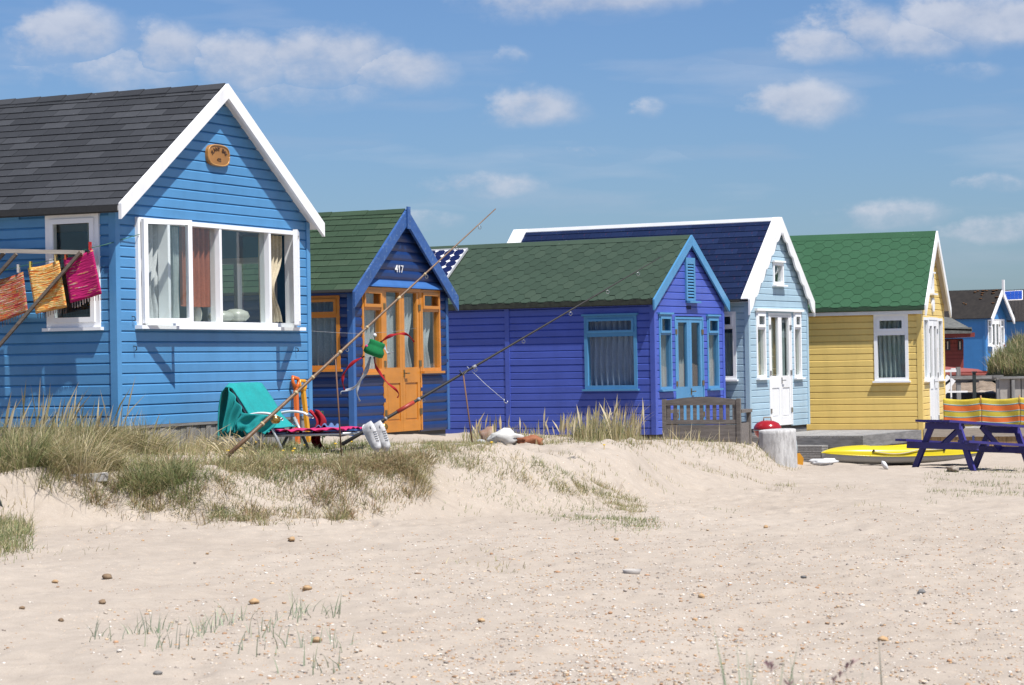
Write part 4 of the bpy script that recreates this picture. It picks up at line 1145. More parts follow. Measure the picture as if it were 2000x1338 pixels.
# ------------------------------------------------------------------ picnic table
INK = paint('indigo_paint', (.050, .040, .26), .45, .12)
INKL = INK
tt = radians(44); TO = at(1838, 905, 35.6); TO.z = gz(TO.x, TO.y) - .02
# local: x across the table (width), y along its length, towards the right of the picture
PT = empty('picnic_table', TO, 0); PT.rotation_euler = (Matrix.Rotation(radians(34), 3, 'Z') @ Matrix.Rotation(radians(4.5), 3, 'Y')).to_euler()
tag(PT, 'indigo painted picnic table with attached benches on the sand', 'picnic table')
# local +x = along length (cos,-sin) ; local +y = across, away from the camera
TL, TH = 1.75, .75
for i in range(6):
    y0_ = -.36 + i * .122
    MB().box(-.22, TL - .22, y0_, y0_ + .112, TH - .035, TH).build('table_board', INK, PT)
for sgn in (-1, 1):
    for k in range(2):
        yy = sgn * (.60 + k * .125)
        MB().box(-.22, TL - .22, yy - .056, yy + .056, .42, .455).build('seat_board', INK, PT)
for x0_ in (.0, 1.22):
    MB().box(x0_ - .02, x0_ + .02, -.36, .36, TH - .13, TH - .037).build('top_bearer', INK, PT)
    MB().box(x0_ - .02, x0_ + .02, -.74, .74, .32, .418).build('seat_bearer', INK, PT)
    for sgn in (-1, 1):
        q = MB().bar((x0_ + .045, sgn * .62, 0.0), (x0_ + .045, sgn * .26, TH - .04), .04, .10, (0, 1, 0)); q.build('leg', INK, PT)
    dx = .42 if x0_ < .5 else -.42
    MB().bar((x0_ + .0, 0, .38), (x0_ + dx, 0, TH - .05), .08, .04, (0, 1, 0)).build('brace', INK, PT)

# ------------------------------------------------------------------ kayak
def make_kayak():
    A = at(1604, 893, 37.3); Bp = at(1914, 896, 38.1)
    A.z = gz(A.x, A.y); Bp.z = gz(Bp.x, Bp.y)
    mid = (A + Bp) / 2; d = Bp - A; L = Vector((d.x, d.y, 0)).length
    k = empty('kayak', mid + Vector((0, 0, -.01)), atan2(d.y, d.x)); tag(k, 'yellow kayak with grey underside lying on the sand', 'kayak')
    KY = plain('yellow_kayak_plastic', (.82, .66, .015), .3, 0, .04, 3, .02); KG = plain('grey_kayak_hull', (.42, .42, .41), .5, 0, .06, 6, .05)
    wd = lambda t: .36 * max(0, 1 - abs(t) ** 2.4) ** .7 + .012
    keel = lambda t: .015 + .10 * abs(t) ** 2.2 + (.05 * t if t > 0 else 0) * 0
    seam = lambda t: .15 + .075 * abs(t) ** 2.0 - (.06 * max(0, t) ** 1.5)
    top = lambda t: seam(t) + (.195 + .02 * sin(3 * t)) * max(0, 1 - abs(t) ** 3.2) ** .8 - .02 * exp(-(t / .3) ** 2)
    def low(u, v):
        t = -1 + 2 * u; a = pi * v
        return (t * L / 2, -wd(t) * cos(a), seam(t) - (seam(t) - keel(t)) * sin(a) ** .6)
    def upp(u, v):
        t = -1 + 2 * u; a = pi * v
        w_ = wd(t) * .985; y = -w_ * cos(a); zt_ = seam(t) + (top(t) - seam(t)) * (sin(a) ** .55)
        if abs(t) < .42 and abs(cos(a)) < .55: zt_ -= .16 * (1 - (t / .42) ** 4) * (1 - (cos(a) / .55) ** 4)
        return (t * L / 2, y, zt_)
    MB().grid(low, 40, 16).build('hull', KG, k, True); MB().grid(upp, 48, 24).build('deck', KY, k, True)
    rim = [(t * L / 2, -wd(t) - .004, seam(t)) for t in np.linspace(-.97, .97, 40)]
    MB().tube(rim, .008, 6).build('seam_strip', KY, k, True)
    ROPE = plain('cream_rope', (.62, .56, .42), .8)
    pts = []
    for t in np.linspace(-.46, .10, 12):
        s_ = (t + .46) / .56; pts.append((t * L / 2, -wd(t) - .006 + .0, seam(t) + .075 - .05 * sin(pi * s_) + .03 * s_))
    MB().tube(pts, .008, 6).build('grab_rope', ROPE, k, True)
    pts = [(t * L / 2, -wd(t) * .97 - .012, seam(t) + .10 - .008 * sin(pi * (t - .10) / .32)) for t in np.linspace(.10, .42, 10)]
    MB().tube(pts, .009, 6).build('grab_rope', ROPE, k, True)
    for t in (-.46, .10, .42):
        p = (t * L / 2, -wd(t) * .97 - .006, seam(t) + .085); MB().lathe([(.005, -.02), (.02, -.012), (.022, .01), (.006, .02)], p, 8).build('toggle', DARKM, k, True)
    return k
make_kayak()

# ------------------------------------------------------------------ bench, barbecue, stump
BW = weathered('dark_weathered_teak', (.14, .12, .105), (.30, .265, .24), .8, (1, 8, 8), 4)
def make_bench():
    P = at(1299, 868, 34.3); Q = at(1444, 866, 33.9); P.z = gz(P.x, P.y); Q.z = gz(Q.x, Q.y)
    d = Q - P; L = Vector((d.x, d.y, 0)).length; zb = min(P.z, Q.z) - .03
    k = empty('garden_bench', (P.x, P.y, zb), atan2(d.y, d.x)); tag(k, 'weathered wooden garden bench with slatted arched back', 'bench')
    ztop = at(1370, 775, 34.1).z - zb; zr0 = at(1370, 790, 34.1).z - zb; zr1 = at(1370, 820, 34.1).z - zb; zs1 = at(1370, 828, 34.1).z - zb
    # local x along the back, y away from the camera
    for x_ in (0, L): MB().box(x_ - .028, x_ + .028, -.03, .03, 0, ztop - .03).build('leg', BW, k)
    N = 16; poly = [(.029 + (L - .058) * i / N, ztop - .045 + .045 * sin(pi * i / N)) for i in range(N + 1)] + [(L - .029, zr0 - .01), (.029, zr0 - .01)]
    MB(lambda a, dd, z: (a, dd, z)).prism(poly, -.02, .02).build('top_rail', BW, k)
    MB().box(.029, L - .029, -.02, .02, zs1, zr1).build('lower_rail', BW, k)
    for i in range(11):
        x_ = .065 + (L - .13) * i / 10
        MB().box(x_ - .026, x_ + .026, -.010, .010, zr1 + .0005, zr0 - .0105).build('slat', BW, k)
    MB().box(.029, L - .029, -.018, .004, .0, zs1 - .012).build('back_panel', BW, k)
    dp = .52
    for x_ in (0, L):
        MB().box(x_ - .028, x_ + .028, dp - .03, dp + .03, 0, at(1457, 806, 34.1).z - zb).build('leg', BW, k)
        MB().box(x_ - .04, x_ + .04, .031, dp + .06, at(1457, 806, 34.1).z - zb + .001, at(1457, 800, 34.1).z - zb + .005).build('armrest', BW, k)
        MB().box(x_ - .012, x_ + .012, .031, dp - .031, 0, at(1457, 826, 34.1).z - zb).build('side_panel', BW, k)
    for i in range(5):
        y0_ = .04 + i * .098; MB().box(.03, L - .03, y0_, y0_ + .085, .30, .325).build('seat_slat', BW, k)
make_bench()
def make_bbq():
    P = at(1500, 885, 37.0); P.z = gz(P.x, P.y)
    k = empty('kettle_barbecue', P); tag(k, 'red kettle barbecue with domed lid behind the grey stump', 'barbecue')
    RED = plain('red_enamel', (.42, .018, .022), .18, 0, .04, 4, 0)
    zr = at(1500, 839, 37.0).z - P.z; r = .215
    MB().lathe([(r, 0), (r * 1.02, .008), (r * .97, .05), (r * .8, .10), (r * .45, .135), (.01, .145)], (0, 0, zr), 32).build('lid', RED, k, True)
    MB().lathe([(.05, -.17), (r * .6, -.15), (r * .9, -.08), (r, -.015), (r * .99, -.001)], (0, 0, zr), 32).build('bowl', RED, k, True)
    MB().lathe([(r * 1.0, -.014), (r * 1.06, -.01), (r * 1.06, .0), (r * 1.0, .002)], (0, 0, zr), 32).build('rim', METAL, k, True)
    MB().tube([(-.06, 0, zr + .12), (-.055, 0, zr + .19), (.055, 0, zr + .19), (.06, 0, zr + .12)], .011, 8).build('handle', plain('pale_wood_handle', (.45, .38, .28), .6), k, True)
    for i in range(3):
        a = 2 * pi * i / 3 + .5; MB().tube([(cos(a) * .15, sin(a) * .15, zr - .12), (cos(a) * .24, sin(a) * .24, -.02)], .011, 6).build('leg', METAL, k, True)
make_bbq()
def make_stump():
    P = at(1519, 893, 35.4); P.z = gz(P.x, P.y)
    m, nt, b = _mat('bleached_driftwood'); n_ = _noise(nt, 5, 8, .7, (3, 3, .8)); c = _ramp(nt, n_, [(.3, (.26, .25, .24)), (.5, (.44, .43, .42)), (.75, (.60, .59, .57))])
    nt.links.new(c, b.inputs['Base Color']); b.inputs['Roughness'].default_value = .9; _bump(nt, b, n_, .8, .03)
    zt_ = at(1519, 839, 35.4).z - P.z; r = .262; R_ = random.Random(3)
    ph = [R_.uniform(0, 6.3) for _ in range(5)]
    rad = lambda a, z: r * (1 + .03 * sin(2 * a + ph[0]) + .025 * sin(5 * a + ph[1]) + .012 * sin(13 * a + ph[2] + 3 * z)) * (1.06 - .06 * z / zt_)
    mb = MB(); nn = 40; zs_ = [-.25, 0, .15, .3, zt_ - .05, zt_ - .005, zt_]
    vs = []
    for j, z in enumerate(zs_):
        for i in range(nn):
            a = 2 * pi * i / nn; q = rad(a, max(z, 0)) * (.96 if j == len(zs_) - 1 else 1)
            vs.append((q * cos(a), q * sin(a), z + (.012 * sin(a + 1) if j >= 4 else 0)))
    fs = [(j * nn + i, j * nn + (i + 1) % nn, (j + 1) * nn + (i + 1) % nn, (j + 1) * nn + i) for j in range(len(zs_) - 1) for i in range(nn)]
    fs.append(tuple(range((len(zs_) - 1) * nn, len(zs_) * nn)))
    mb.add(vs, fs); o = mb.build('tree_stump', m, None); o.location = P
    for p in o.data.polygons: p.use_smooth = len(p.vertices) == 4
    tag(o, 'large bleached grey stump standing beside the red barbecue', 'stump')
make_stump()

# irregular lumps: rocks, bags, litter
def lump(name, P, size, mat, label, cat, seed=0, rot=0, amp=.18, group=None, n=3, sink=.25):
    bm = bmesh.new(); bmesh.ops.create_icosphere(bm, subdivisions=n, radius=1)
    from mathutils import noise as mn
    for v in bm.verts:
        q = v.co.copy()
        f = 1 + amp * mn.noise(q * 1.3 + Vector((seed * 3.1, seed, 0))) * 2 + amp * .5 * mn.noise(q * 3.1 + Vector((seed, 7, 0))) * 2
        v.co = Vector((q.x * size[0] * f, q.y * size[1] * f, q.z * size[2] * f))
    me = bpy.data.meshes.new(name); bm.to_mesh(me); bm.free(); me.materials.append(mat)
    for p in me.polygons: p.use_smooth = True
    o = bpy.data.objects.new(name, me); C.objects.link(o); o.location = (P[0], P[1], P[2] + size[2] * (1 - sink)); o.rotation_euler = (0, 0, rot)
    return tag(o, label, cat, group)
def rockmat(name, c1, c2, sc=9): return weathered(name, c1, c2, .9, (1, 1, 1), sc)
def gp(px, py, lo=8, hi=60): return ground_px(px, py, lo, hi)
P = gp(955, 866, 26, 34); lump('rock', P + Vector((0, .25, .0)), (.115, .10, .10), rockmat('terracotta_rock', (.36, .16, .08), (.45, .38, .33)), 'rounded terracotta rock behind the white rock', 'rock', 1)
P = gp(985, 872, 26, 34); lump('rock', P, (.20, .13, .085), rockmat('white_rock', (.62, .61, .58), (.86, .85, .82)), 'knobbly white rock on the dune crest', 'rock', 5, .2, .3, sink=.1)
lump('rock', P + Vector((.29, -.05, -.01)), (.13, .09, .06), rockmat('red_brick_rock', (.30, .085, .035), (.46, .19, .09)), 'broken red brick rubble beside the white rock', 'rock', 8, .1, .25)
P = gp(940, 872, 26, 34); lump('rock', P, (.05, .05, .04), rockmat('grey_white_rock', (.5, .5, .5), (.75, .75, .75)), 'small pale stone left of the white rock', 'rock', 3)
P = gp(1608, 909, 30, 42); lump('plastic_sack', P, (.20, .12, .06), plain('white_plastic_sack', (.80, .80, .80), .45), 'white plastic sack lying by the kayak bow', 'sack', 6, 0, .2)
P = gp(1728, 917, 30, 42); o = lump('plastic_bottle', P, (.035, .035, .075), plain('white_plastic', (.82, .82, .82), .4), 'small white bottle tilted in the sand below the kayak', 'bottle', 2, 0, .08); o.rotation_euler = (0, -.6, 0)
P = gp(1860, 922, 30, 42); lump('seashell', P, (.085, .06, .05), rockmat('brown_shell', (.16, .09, .05), (.62, .56, .48), 14), 'brown and white shell below the picnic table', 'shell', 9, 0, .35)
def bucket():
    P = gp(1560, 907, 30, 40)
    k = empty('toy_spade', P); tag(k, 'orange plastic toy spade stuck in sand beside the stump', 'toy spade')
    OP = plain('orange_toy_plastic', (.80, .36, .02), .4)
    MB().prism([(-.05, -.04), (.06, -.04), (.075, .09), (.02, .17), (-.045, .16)], -.012, .012).build('blade', OP, k)
    MB().tube([(-.02, 0, .15), (-.035, .02, .36)], .012, 8).build('handle', plain('pale_toy_handle', (.55, .68, .72), .4), k, True)
bucket()
P = gp(1234, 1120); k = MB().lathe([(.045, 0), (.055, .005), (.068, .04), (.065, .042), (.052, .01), (.01, .006)], (0, 0, 0), 24).build('plastic_tub', plain('frosted_plastic', (.56, .52, .48), .4), None, True); k.location = P + Vector((0, 0, -.014)); k.scale = (.85, .85, .85); tag(k, 'pale plastic tub half sunk in the shingle', 'tub')
P = gp(172, 938, 15, 26)
o = MB().box(-.165, .165, -.05, .05, -.03, .035).build('timber_block', weathered('bleached_timber', (.50, .48, .46), (.70, .68, .66)), None); o.location = P; o.rotation_euler = (.05, -.02, .12); tag(o, 'short bleached timber lying on the grassy dune', 'timber')
P = gp(120, 870, 14, 26); o = MB().tube([(-.05, 0, 0), (.05, 0, .0)], .028, 14).build('drink_can', plain('bright_tin', (.75, .75, .76), .2, .9, .02), None, True); o.location = P + Vector((0, -.12, .12)); o.rotation_euler = (0, -.1, .3); tag(o, 'silver drink can caught in the marram grass', 'can')
o = MB().box(-.20, .0, -.03, .03, -.25, .24).build('leaning_slab', plain('dark_green_slab', (.05, .065, .06), .8, 0, .2), None); P = gp(4, 985, 12, 24); o.location = P; o.rotation_euler = (.2, -.42, .1); tag(o, 'dark slab leaning in grass at the left edge', 'board')  # dark green slab, tilted, at the left edge
# grey sill timber at the foot of the purple hut
h = H3
o = MB(h.SM).box(h.side(1128, 855, .1)[0], h.side(1035, 855, .1)[0], .03, .14, -.14, -.02).build('beam', GREYH, None); o.matrix_world = h.mat; tag(o, 'weathered grey beam on the ground below the purple hut wall', 'beam')

# ------------------------------------------------------------------ washing airer and rag rugs
h = H1; OFF = .17
def sp(px, py, off=OFF):      # point in hut 1 coordinates, off metres in front of its side wall
    a = h.loc(px, py, 'x', -off); return Vector((-off, a[1], a[2]))
AIR = empty('washing_airer'); AIR.matrix_world = h.mat; tag(AIR, 'pale wooden arm of a rotary washing airer with brown struts', 'washing airer')
PINE = weathered('bleached_pine', (.62, .54, .44), (.80, .72, .62), .7); STRUT = weathered('brown_strut_wood', (.16, .12, .09), (.30, .24, .19), .7)
MB().bar(sp(-330, 484, .17), sp(163, 493, .17), .035, .038).build('arm', PINE, AIR)
MB().bar(sp(158, 492, .205), sp(-30, 708, .205), .028, .028).build('strut', STRUT, AIR)
MB().bar(sp(32, 496, .205), sp(-60, 600, .205), .028, .028).build('strut', STRUT, AIR)
MB().bar(sp(8, 494, .135), sp(-80, 590, .135), .028, .028).build('strut', STRUT, AIR)
ps_ = sp(-40, 470, .30); pe = Vector((ps_.x, ps_.y, -.5))
MB().tube([sp(-330, 440, .17), sp(-330, 1000, .17)], .024, 10).build('pole', METAL, AIR, True)
LINE = plain('green_cord', (.05, .20, .12), .6)
MB().tube([sp(-330, 560), sp(0, 530), sp(55, 517), sp(118, 505), sp(178, 484), sp(205, 478, .15), Vector(h.FM(h.front(262, 458)[0], .06, h.front(262, 458)[1]))], .0035, 6).build('line', LINE, AIR, True)
def ragmat(name, cols, sc):
    m, nt, b = _mat(name)
    uvn = nt.nodes.new('ShaderNodeUVMap'); mp = nt.nodes.new('ShaderNodeMapping'); mp.inputs['Scale'].default_value = sc
    n_ = nt.nodes.new('ShaderNodeTexNoise'); n_.inputs['Scale'].default_value = 1; n_.inputs['Detail'].default_value = 2.5; n_.inputs['Roughness'].default_value = .5
    nt.links.new(uvn.outputs[0], mp.inputs[0]); nt.links.new(mp.outputs[0], n_.inputs['Vector'])
    c = _ramp(nt, n_.outputs['Fac'], [(p, mul(k, 1.15)) for p, k in cols], 'CONSTANT')
    nt.links.new(c, b.inputs['Base Color']); b.inputs['Roughness'].default_value = .95; _bump(nt, b, n_.outputs['Fac'], .8, .02)
    t = nt.nodes.new('ShaderNodeBsdfTranslucent'); nt.links.new(c, t.inputs[0]); ms = nt.nodes.new('ShaderNodeMixShader'); ms.inputs[0].default_value = .15
    nt.links.new(b.outputs[0], ms.inputs[1]); nt.links.new(t.outputs[0], ms.inputs[2]); nt.links.new(ms.outputs[0], nt.nodes['Material Output'].inputs[0])
    return m
R1 = ragmat('red_striped_rag', [(0, (.20, .02, .03)), (.34, (.55, .04, .06)), (.42, (.75, .20, .03)), (.47, (.10, .10, .05)), (.50, (.62, .45, .20)), (.54, (.60, .05, .08)), (.60, (.75, .55, .45)), (.66, (.35, .42, .12)), (.7, (.62, .08, .05))], (2.2, 30, 1))
R2 = ragmat('yellow_striped_rag', [(0, (.80, .14, .03)), (.38, (.95, .28, .04)), (.44, (1.0, .62, .16)), (.485, (.98, .34, .05)), (.52, (1.05, .85, .45)), (.56, (.55, .60, .10)), (.585, (1.0, .32, .05)), (.63, (1.0, .70, .25)), (.68, (.9, .25, .04))], (2.2, 30, 1))
R3 = ragmat('magenta_striped_rag', [(0, (.10, .02, .20)), (.27, (.56, .006, .15)), (.60, (.75, .45, .12)), (.63, (.56, .006, .15)), (.66, (.62, .50, .62)), (.69, (.48, .01, .16))], (2.0, 20, 1))
def rug(tl, tr, bl, br, mat, label, bow=.012, fringe=None):
    TLp, TRp, BLp, BRp = sp(*tl), sp(*tr), sp(*bl), sp(*br)
    def fn(u, v):
        top = TLp.lerp(TRp, u); bot = BLp.lerp(BRp, u); P = bot.lerp(top, v)
        P = P + Vector((-.012 * sin(pi * u * 2 + 1) * (1 - v) - .02 * (1 - v), 0, -.015 * sin(pi * u) * v)); return tuple(P)
    k = empty('rag_rug'); k.matrix_world = h.mat; tag(k, label, 'rug', 'rag rugs on the washing line')
    o = MB().grid(fn, 14, 14).build('woven_mat', mat, k, True); solidify(o, .008)
    if fringe:
        f = MB()
        for i in range(12):
            u = (i + .5) / 12; p = BLp.lerp(BRp, u) + Vector((-.02, 0, 0)); f.tube([p, p + Vector((0, .004 * sin(i * 3), -.045 - .012 * sin(i * 7)))], .0035, 5)
        tag(f.build('fringe', fringe, k), kind='stuff')
    return k
FR = plain('dark_fringe', (.10, .07, .06), .9)
rug((-22, 548), (45, 531), (-6, 632), (58, 609), R1, 'red and dark striped rag rug, leftmost on the airer', fringe=FR)
rug((54.5, 523), (115, 508), (74, 613), (134, 600), R2, 'yellow and orange striped rag rug hanging on the airer', fringe=FR)
rug((124, 505), (181, 487), (141.5, 592), (202, 574), R3, 'magenta rag rug with yellow streaks hanging before the side window', fringe=plain('pale_fringe', (.45, .36, .34), .9))
def peg(px, py, col, label):
    p = sp(px, py, OFF + .0); k = empty('clothes_peg'); k.matrix_world = h.mat; tag(k, label, 'clothes peg', 'clothes pegs on the line')
    m = plain('peg_' + col[0], col[1], .5)
    MB().box(p.x - .016, p.x - .007, p.y - .007, p.y + .007, p.z - .03, p.z + .045).build('jaw', m, k)
    MB().box(p.x + .007, p.x + .016, p.y - .007, p.y + .007, p.z - .03, p.z + .045).build('jaw', m, k)
    MB().box(p.x - .0068, p.x + .0068, p.y - .005, p.y + .005, p.z + .0, p.z + .012).build('spring', METAL, k)
peg(36, 526, ('white', (.80, .74, .68)), 'pale peg on the red striped rug')
peg(60, 520, ('yellow', (.72, .55, .08)), 'yellow peg at the left corner of the yellow rug')
peg(109, 506, ('straw', (.70, .50, .20)), 'straw coloured peg at the right corner of the yellow rug')
peg(129, 501, ('orange', (.72, .12, .03)), 'orange red peg at the left corner of the magenta rug')
peg(176, 482, ('red', (.70, .03, .03)), 'red peg at the right corner of the magenta rug')

# ------------------------------------------------------------------ lounger with towels
H0 = at(508, 851, 22.7); LG = gz(H0.x, H0.y); hs = H0.z - LG
LO = empty('sun_lounger', (H0.x, H0.y, LG), radians(-20)); tag(LO, 'grey framed folding sun lounger with white armrests on the dune', 'sun lounger')
GT = plain('grey_tube', (.50, .52, .54), .35, .3, .05); AW = plain('white_arm_plastic', (.80, .80, .82), .4); SL = cloth('blue_sling', (.05, .10, .30), trans=.1)
LL, LW = .96, .58
top = (-.30, hs + .47)
for y_ in (0, LW):
    MB().tube([(0, y_, hs), (LL * .5, y_, hs + .005), (LL, y_, hs + .015)], .014, 8).build('side_rail', GT, LO, True)
    MB().tube([(0, y_, hs), (top[0] * .5, y_, (hs + top[1]) / 2), (top[0], y_, top[1])], .014, 8).build('back_rail', GT, LO, True)
    MB().tube([(.10, y_ - .03, hs + .16), (.27, y_ - .03, -.03)], .016, 8).build('leg', GT, LO, True)
    MB().tube([(.12, y_ - .02, hs + .14), (-.08, y_ - .02, -.03)], .016, 8).build('leg', GT, LO, True)
    ys_ = y_ - .05 if y_ == 0 else y_ + .05
    arm = MB().grid(lambda u, v, ys_=ys_: (-.14 + .40 * u, ys_ + .025 * cos(2 * pi * v), hs + .185 + .03 * sin(pi * min(1, u * 1.1)) - .05 * max(0, u - .8) * 5 * .6 + .013 * sin(2 * pi * v)), 14, 10)
    arm.build('armrest', AW, LO, True)
for x_, z_ in ((LL, hs + .015), (.0, hs)): MB().tube([(x_, 0, z_), (x_, LW, z_)], .013, 8).build('cross_tube', GT, LO, True)
MB().tube([(top[0], 0, top[1]), (top[0], LW, top[1])], .013, 8).build('cross_tube', GT, LO, True)
o = MB().grid(lambda u, v: (LL * u, LW * v, hs + .0 + .015 * u - .02 * sin(pi * v)), 8, 8).build('seat_sling', SL, LO, True); solidify(o, .004)
o = MB().grid(lambda u, v: (top[0] * u, .02 + (LW - .04) * v, hs + (top[1] - hs) * u), 6, 6).build('back_sling', SL, LO, True); solidify(o, .004)
MLO = Matrix.Translation(LO.location) @ Matrix.Rotation(radians(-20), 4, 'Z')
TUR = cloth('turquoise_towelling', (.008, .40, .40), trans=.12)
path = [(.12, hs + .07), (.05, hs + .09), (-.05, hs + .18), (-.15, hs + .34), (-.265, hs + .495), (-.33, hs + .505), (-.375, hs + .44), (-.40, hs + .30), (-.405, hs + .12), (-.39, hs - .02)]
def towel(u, v):
    t = v * (len(path) - 1); i = min(int(t), len(path) - 2); f = t - i
    x_ = path[i][0] * (1 - f) + path[i + 1][0] * f; z_ = path[i][1] * (1 - f) + path[i + 1][1] * f
    y_ = -.06 + .66 * u
    back = max(0, v - .55) / .45
    y_ += back * (.10 * (1 - u) - .02) * 0 + .03 * sin(9 * u + 3 * v) * back
    x_ += .022 * sin(15 * u + 2 * v) * (.25 + back) - .05 * back * (1 - u)
    z_ += .012 * sin(11 * u + 4 * v) * (.15 + back)
    if u < .12:
        dr = (1 - u / .12); z_ -= .04 * dr * (1 - back)
    return (x_, y_, z_)
o = MB().grid(towel, 40, 50).build('turquoise_towel', TUR, None, True); o.matrix_world = MLO; solidify(o, .008)
tag(o, 'turquoise towel draped over the lounger backrest', 'towel')
# the part of the towel that hangs down the near side, in folds
def drape(Apx, Bpx, Cpx, Dpx, y0_, k1, k2, name):
    inv = MLO.inverted()
    A, B, C_, D = [inv @ at(p[0], p[1], y0_) for p in (Apx, Bpx, Cpx, Dpx)]
    def fn(u, v):
        P = A.lerp(B, u).lerp(D.lerp(C_, u), v)
        P = P + Vector((.012 * sin(k2 * v + 3 * u), -.028 * sin(k1 * u + 2.2 * v) - .02 * sin(pi * u), .012 * sin(k1 * u) * v)); return tuple(P)
    q = MB().grid(fn, 30, 20).build(name, TUR, o, True); solidify(q, .008); return q
drape((447, 757), (480, 813), (470, 842), (438, 846), 22.45, 17, 5, 'fold')
drape((470, 806), (548, 814), (520, 846), (462, 842), 22.42, 11, 9, 'fold')
PINK = cloth('pink_towelling', (.70, .02, .16), trans=.1)
o = MB().grid(lambda u, v: (.10 + .78 * u, -.03 + .62 * v, hs + .022 + .015 * u + .014 * abs(sin(9 * u + 5 * v)) + .020 * abs(sin(17 * u * (1.2 - v)))), 40, 20).build('pink_towel', PINK, None, True); o.matrix_world = MLO; solidify(o, .006); tag(o, 'bright pink towel lying along the lounger seat', 'towel')
REDC = cloth('red_towelling', (.45, .008, .025), trans=.1)
def redt(u, v):
    x_ = .28 + .05 * sin(6 * v) + .11 * (u - .5) * (1 - .4 * v) + .10 * v; return (x_ + .012 * sin(14 * u), LW + .02 - .04 * v + .02 * sin(12 * u + 4 * v), hs + .215 - .36 * v + .015 * sin(9 * u))
o = MB().grid(redt, 16, 26).build('red_towel', REDC, None, True); o.matrix_world = MLO; solidify(o, .008); tag(o, 'crumpled red towel hanging from the far armrest', 'towel')
o = MB().grid(lambda u, v: (.42 + .16 * u, LW * .55 + .3 * v, hs + .05 + .05 * abs(sin(7 * u + 6 * v)) * sin(pi * u)), 14, 14).build('denim_cloth', cloth('blue_denim', (.10, .18, .38), trans=0), None, True); o.matrix_world = MLO; solidify(o, .01); tag(o, 'small heap of blue cloth on the lounger', 'cloth')
# spades leaning on the hut
def spade(p_top, p_bot, col, label, ang):
    T_ = Vector(h.loc(*p_top, 'y', -.06)); B_ = Vector(h.loc(*p_bot, 'y', -.16)); T_.y = -.06; B_.y = -.16
    B_.z = -.45
    k = empty('spade'); k.matrix_world = h.mat; tag(k, label, 'spade', 'plastic spades against the blue hut'); m = plain(col[0], col[1], .35, 0, .05, 5, 0)
    d = (T_ - B_).normalized(); s_ = Vector((1, 0, 0)); s_ = (s_ - d * s_.dot(d)).normalized()
    G = T_ - d * .11
    MB().bar(B_ + d * .12, G, .050, .034, (0, -1, 0)).build('shaft', m, k)
    MB().tube([G - s_ * .015, G - s_ * .06 + d * .05, G - s_ * .055 + d * .105, G + s_ * .055 + d * .105, G + s_ * .06 + d * .05, G + s_ * .015], [.022, .019, .019, .019, .019, .022], 8).build('grip', m, k, True)
    MB().prism([(B_.x - .09, B_.z - .05), (B_.x + .09, B_.z - .05), (B_.x + .08, B_.z + .16), (B_.x - .08, B_.z + .16)], B_.y - .006, B_.y + .006).build('blade', m, k)
spade((577, 737), (582, 850), ('orange_spade_plastic', (.80, .16, .012)), 'orange plastic spade leaning on the sky blue hut', 0)
spade((590, 743), (606, 850), ('yellow_spade_plastic', (.85, .38, .012)), 'amber yellow spade beside the orange one', .1)

# ------------------------------------------------------------------ fishing rods, rests, shoes
CANE = weathered('bamboo_cane', (.17, .085, .04), (.32, .19, .10), .5, (1, 1, 1), 20)
def rod(p0, p1, y0_, y1_, r0, r1, mat, label, bands, bandmat, reel, guides, sag=0.0):
    A, B = at(*p0, y0_), at(*p1, y1_); k = empty('fishing_rod', A); tag(k, label, 'fishing rod', 'fishing rods on the dune')
    d = B - A; n = 14; pts = [d * (i / n) + Vector((0, 0, -sag * sin(pi * i / n))) for i in range(n + 1)]
    MB().tube(pts, [r0 + (r1 - r0) * (i / n) ** .9 for i in range(n + 1)], 8).build('blank', mat, k, True)
    u = d.normalized(); dn = (Vector((0, 0, -1)) - u * u.dot(Vector((0, 0, -1)))).normalized()
    for t, l in bands:
        r = r0 + (r1 - r0) * t ** .9; i = min(int(t * n), n - 1); c = pts[i].lerp(pts[i + 1], t * n - i)
        MB().tube([c - u * l, c + u * l], r + .0035, 8).build('whipping', bandmat, k, True)
    if mat.name == 'black_rod':
        ca, cb = d * .165, d * .215; MB().tube([ca, cb], .0195, 8).build('grip_sleeve', plain('red_tape', (.42, .04, .02), .5), k, True)
    for t in guides:
        i = min(int(t * n), n - 1); c = pts[i].lerp(pts[i + 1], t * n - i); ring = [c + dn * (.03 + .016 * cos(a)) + u * (.016 * sin(a)) for a in np.linspace(0, 2 * pi, 11)]
        MB().tube(ring, .003, 5).build('guide', METAL, k, True)
    if reel:
        c = pts[0].lerp(pts[-1], reel) + dn * .055; s_ = u.cross(dn)
        rb = MB(); rb.tube([c - s_ * .028, c + s_ * .028], .036, 14); rb.tube([c - dn * .05, c], .008, 6); rb.build('reel', plain('gold_reel', (.60, .36, .10), .25, .8), k, True)
        MB().tube([c + s_ * .029, c + s_ * .045, c + s_ * .045 + u * .05], .006, 6).build('crank', DARKM, k, True)
    return pts, A
rod((445, 890), (968, 408), 20.9, 22.6, .021, .005, CANE, 'long bamboo coloured fishing rod leaning up past the navy hut', [(.12, .01), (.24, .012), (.30, .01), (.40, .014), (.50, .01), (.62, .02), (.72, .01)], plain('cream_binding', (.55, .42, .24), .7), .155, (.42, .58, .72, .84, .93), 0)
rod((668, 868), (1291, 502), 21.7, 23.0, .018, .004, plain('black_rod', (.016, .014, .015), .65), 'long black fishing rod rising across the purple hut', [(.13, .01), (.23, .012), (.40, .02)], plain('grey_binding', (.30, .30, .32), .5), .115, (.24, .40, .55, .7, .82, .92), 0)
RUST = plain('rusty_rod', (.20, .10, .06), .8)
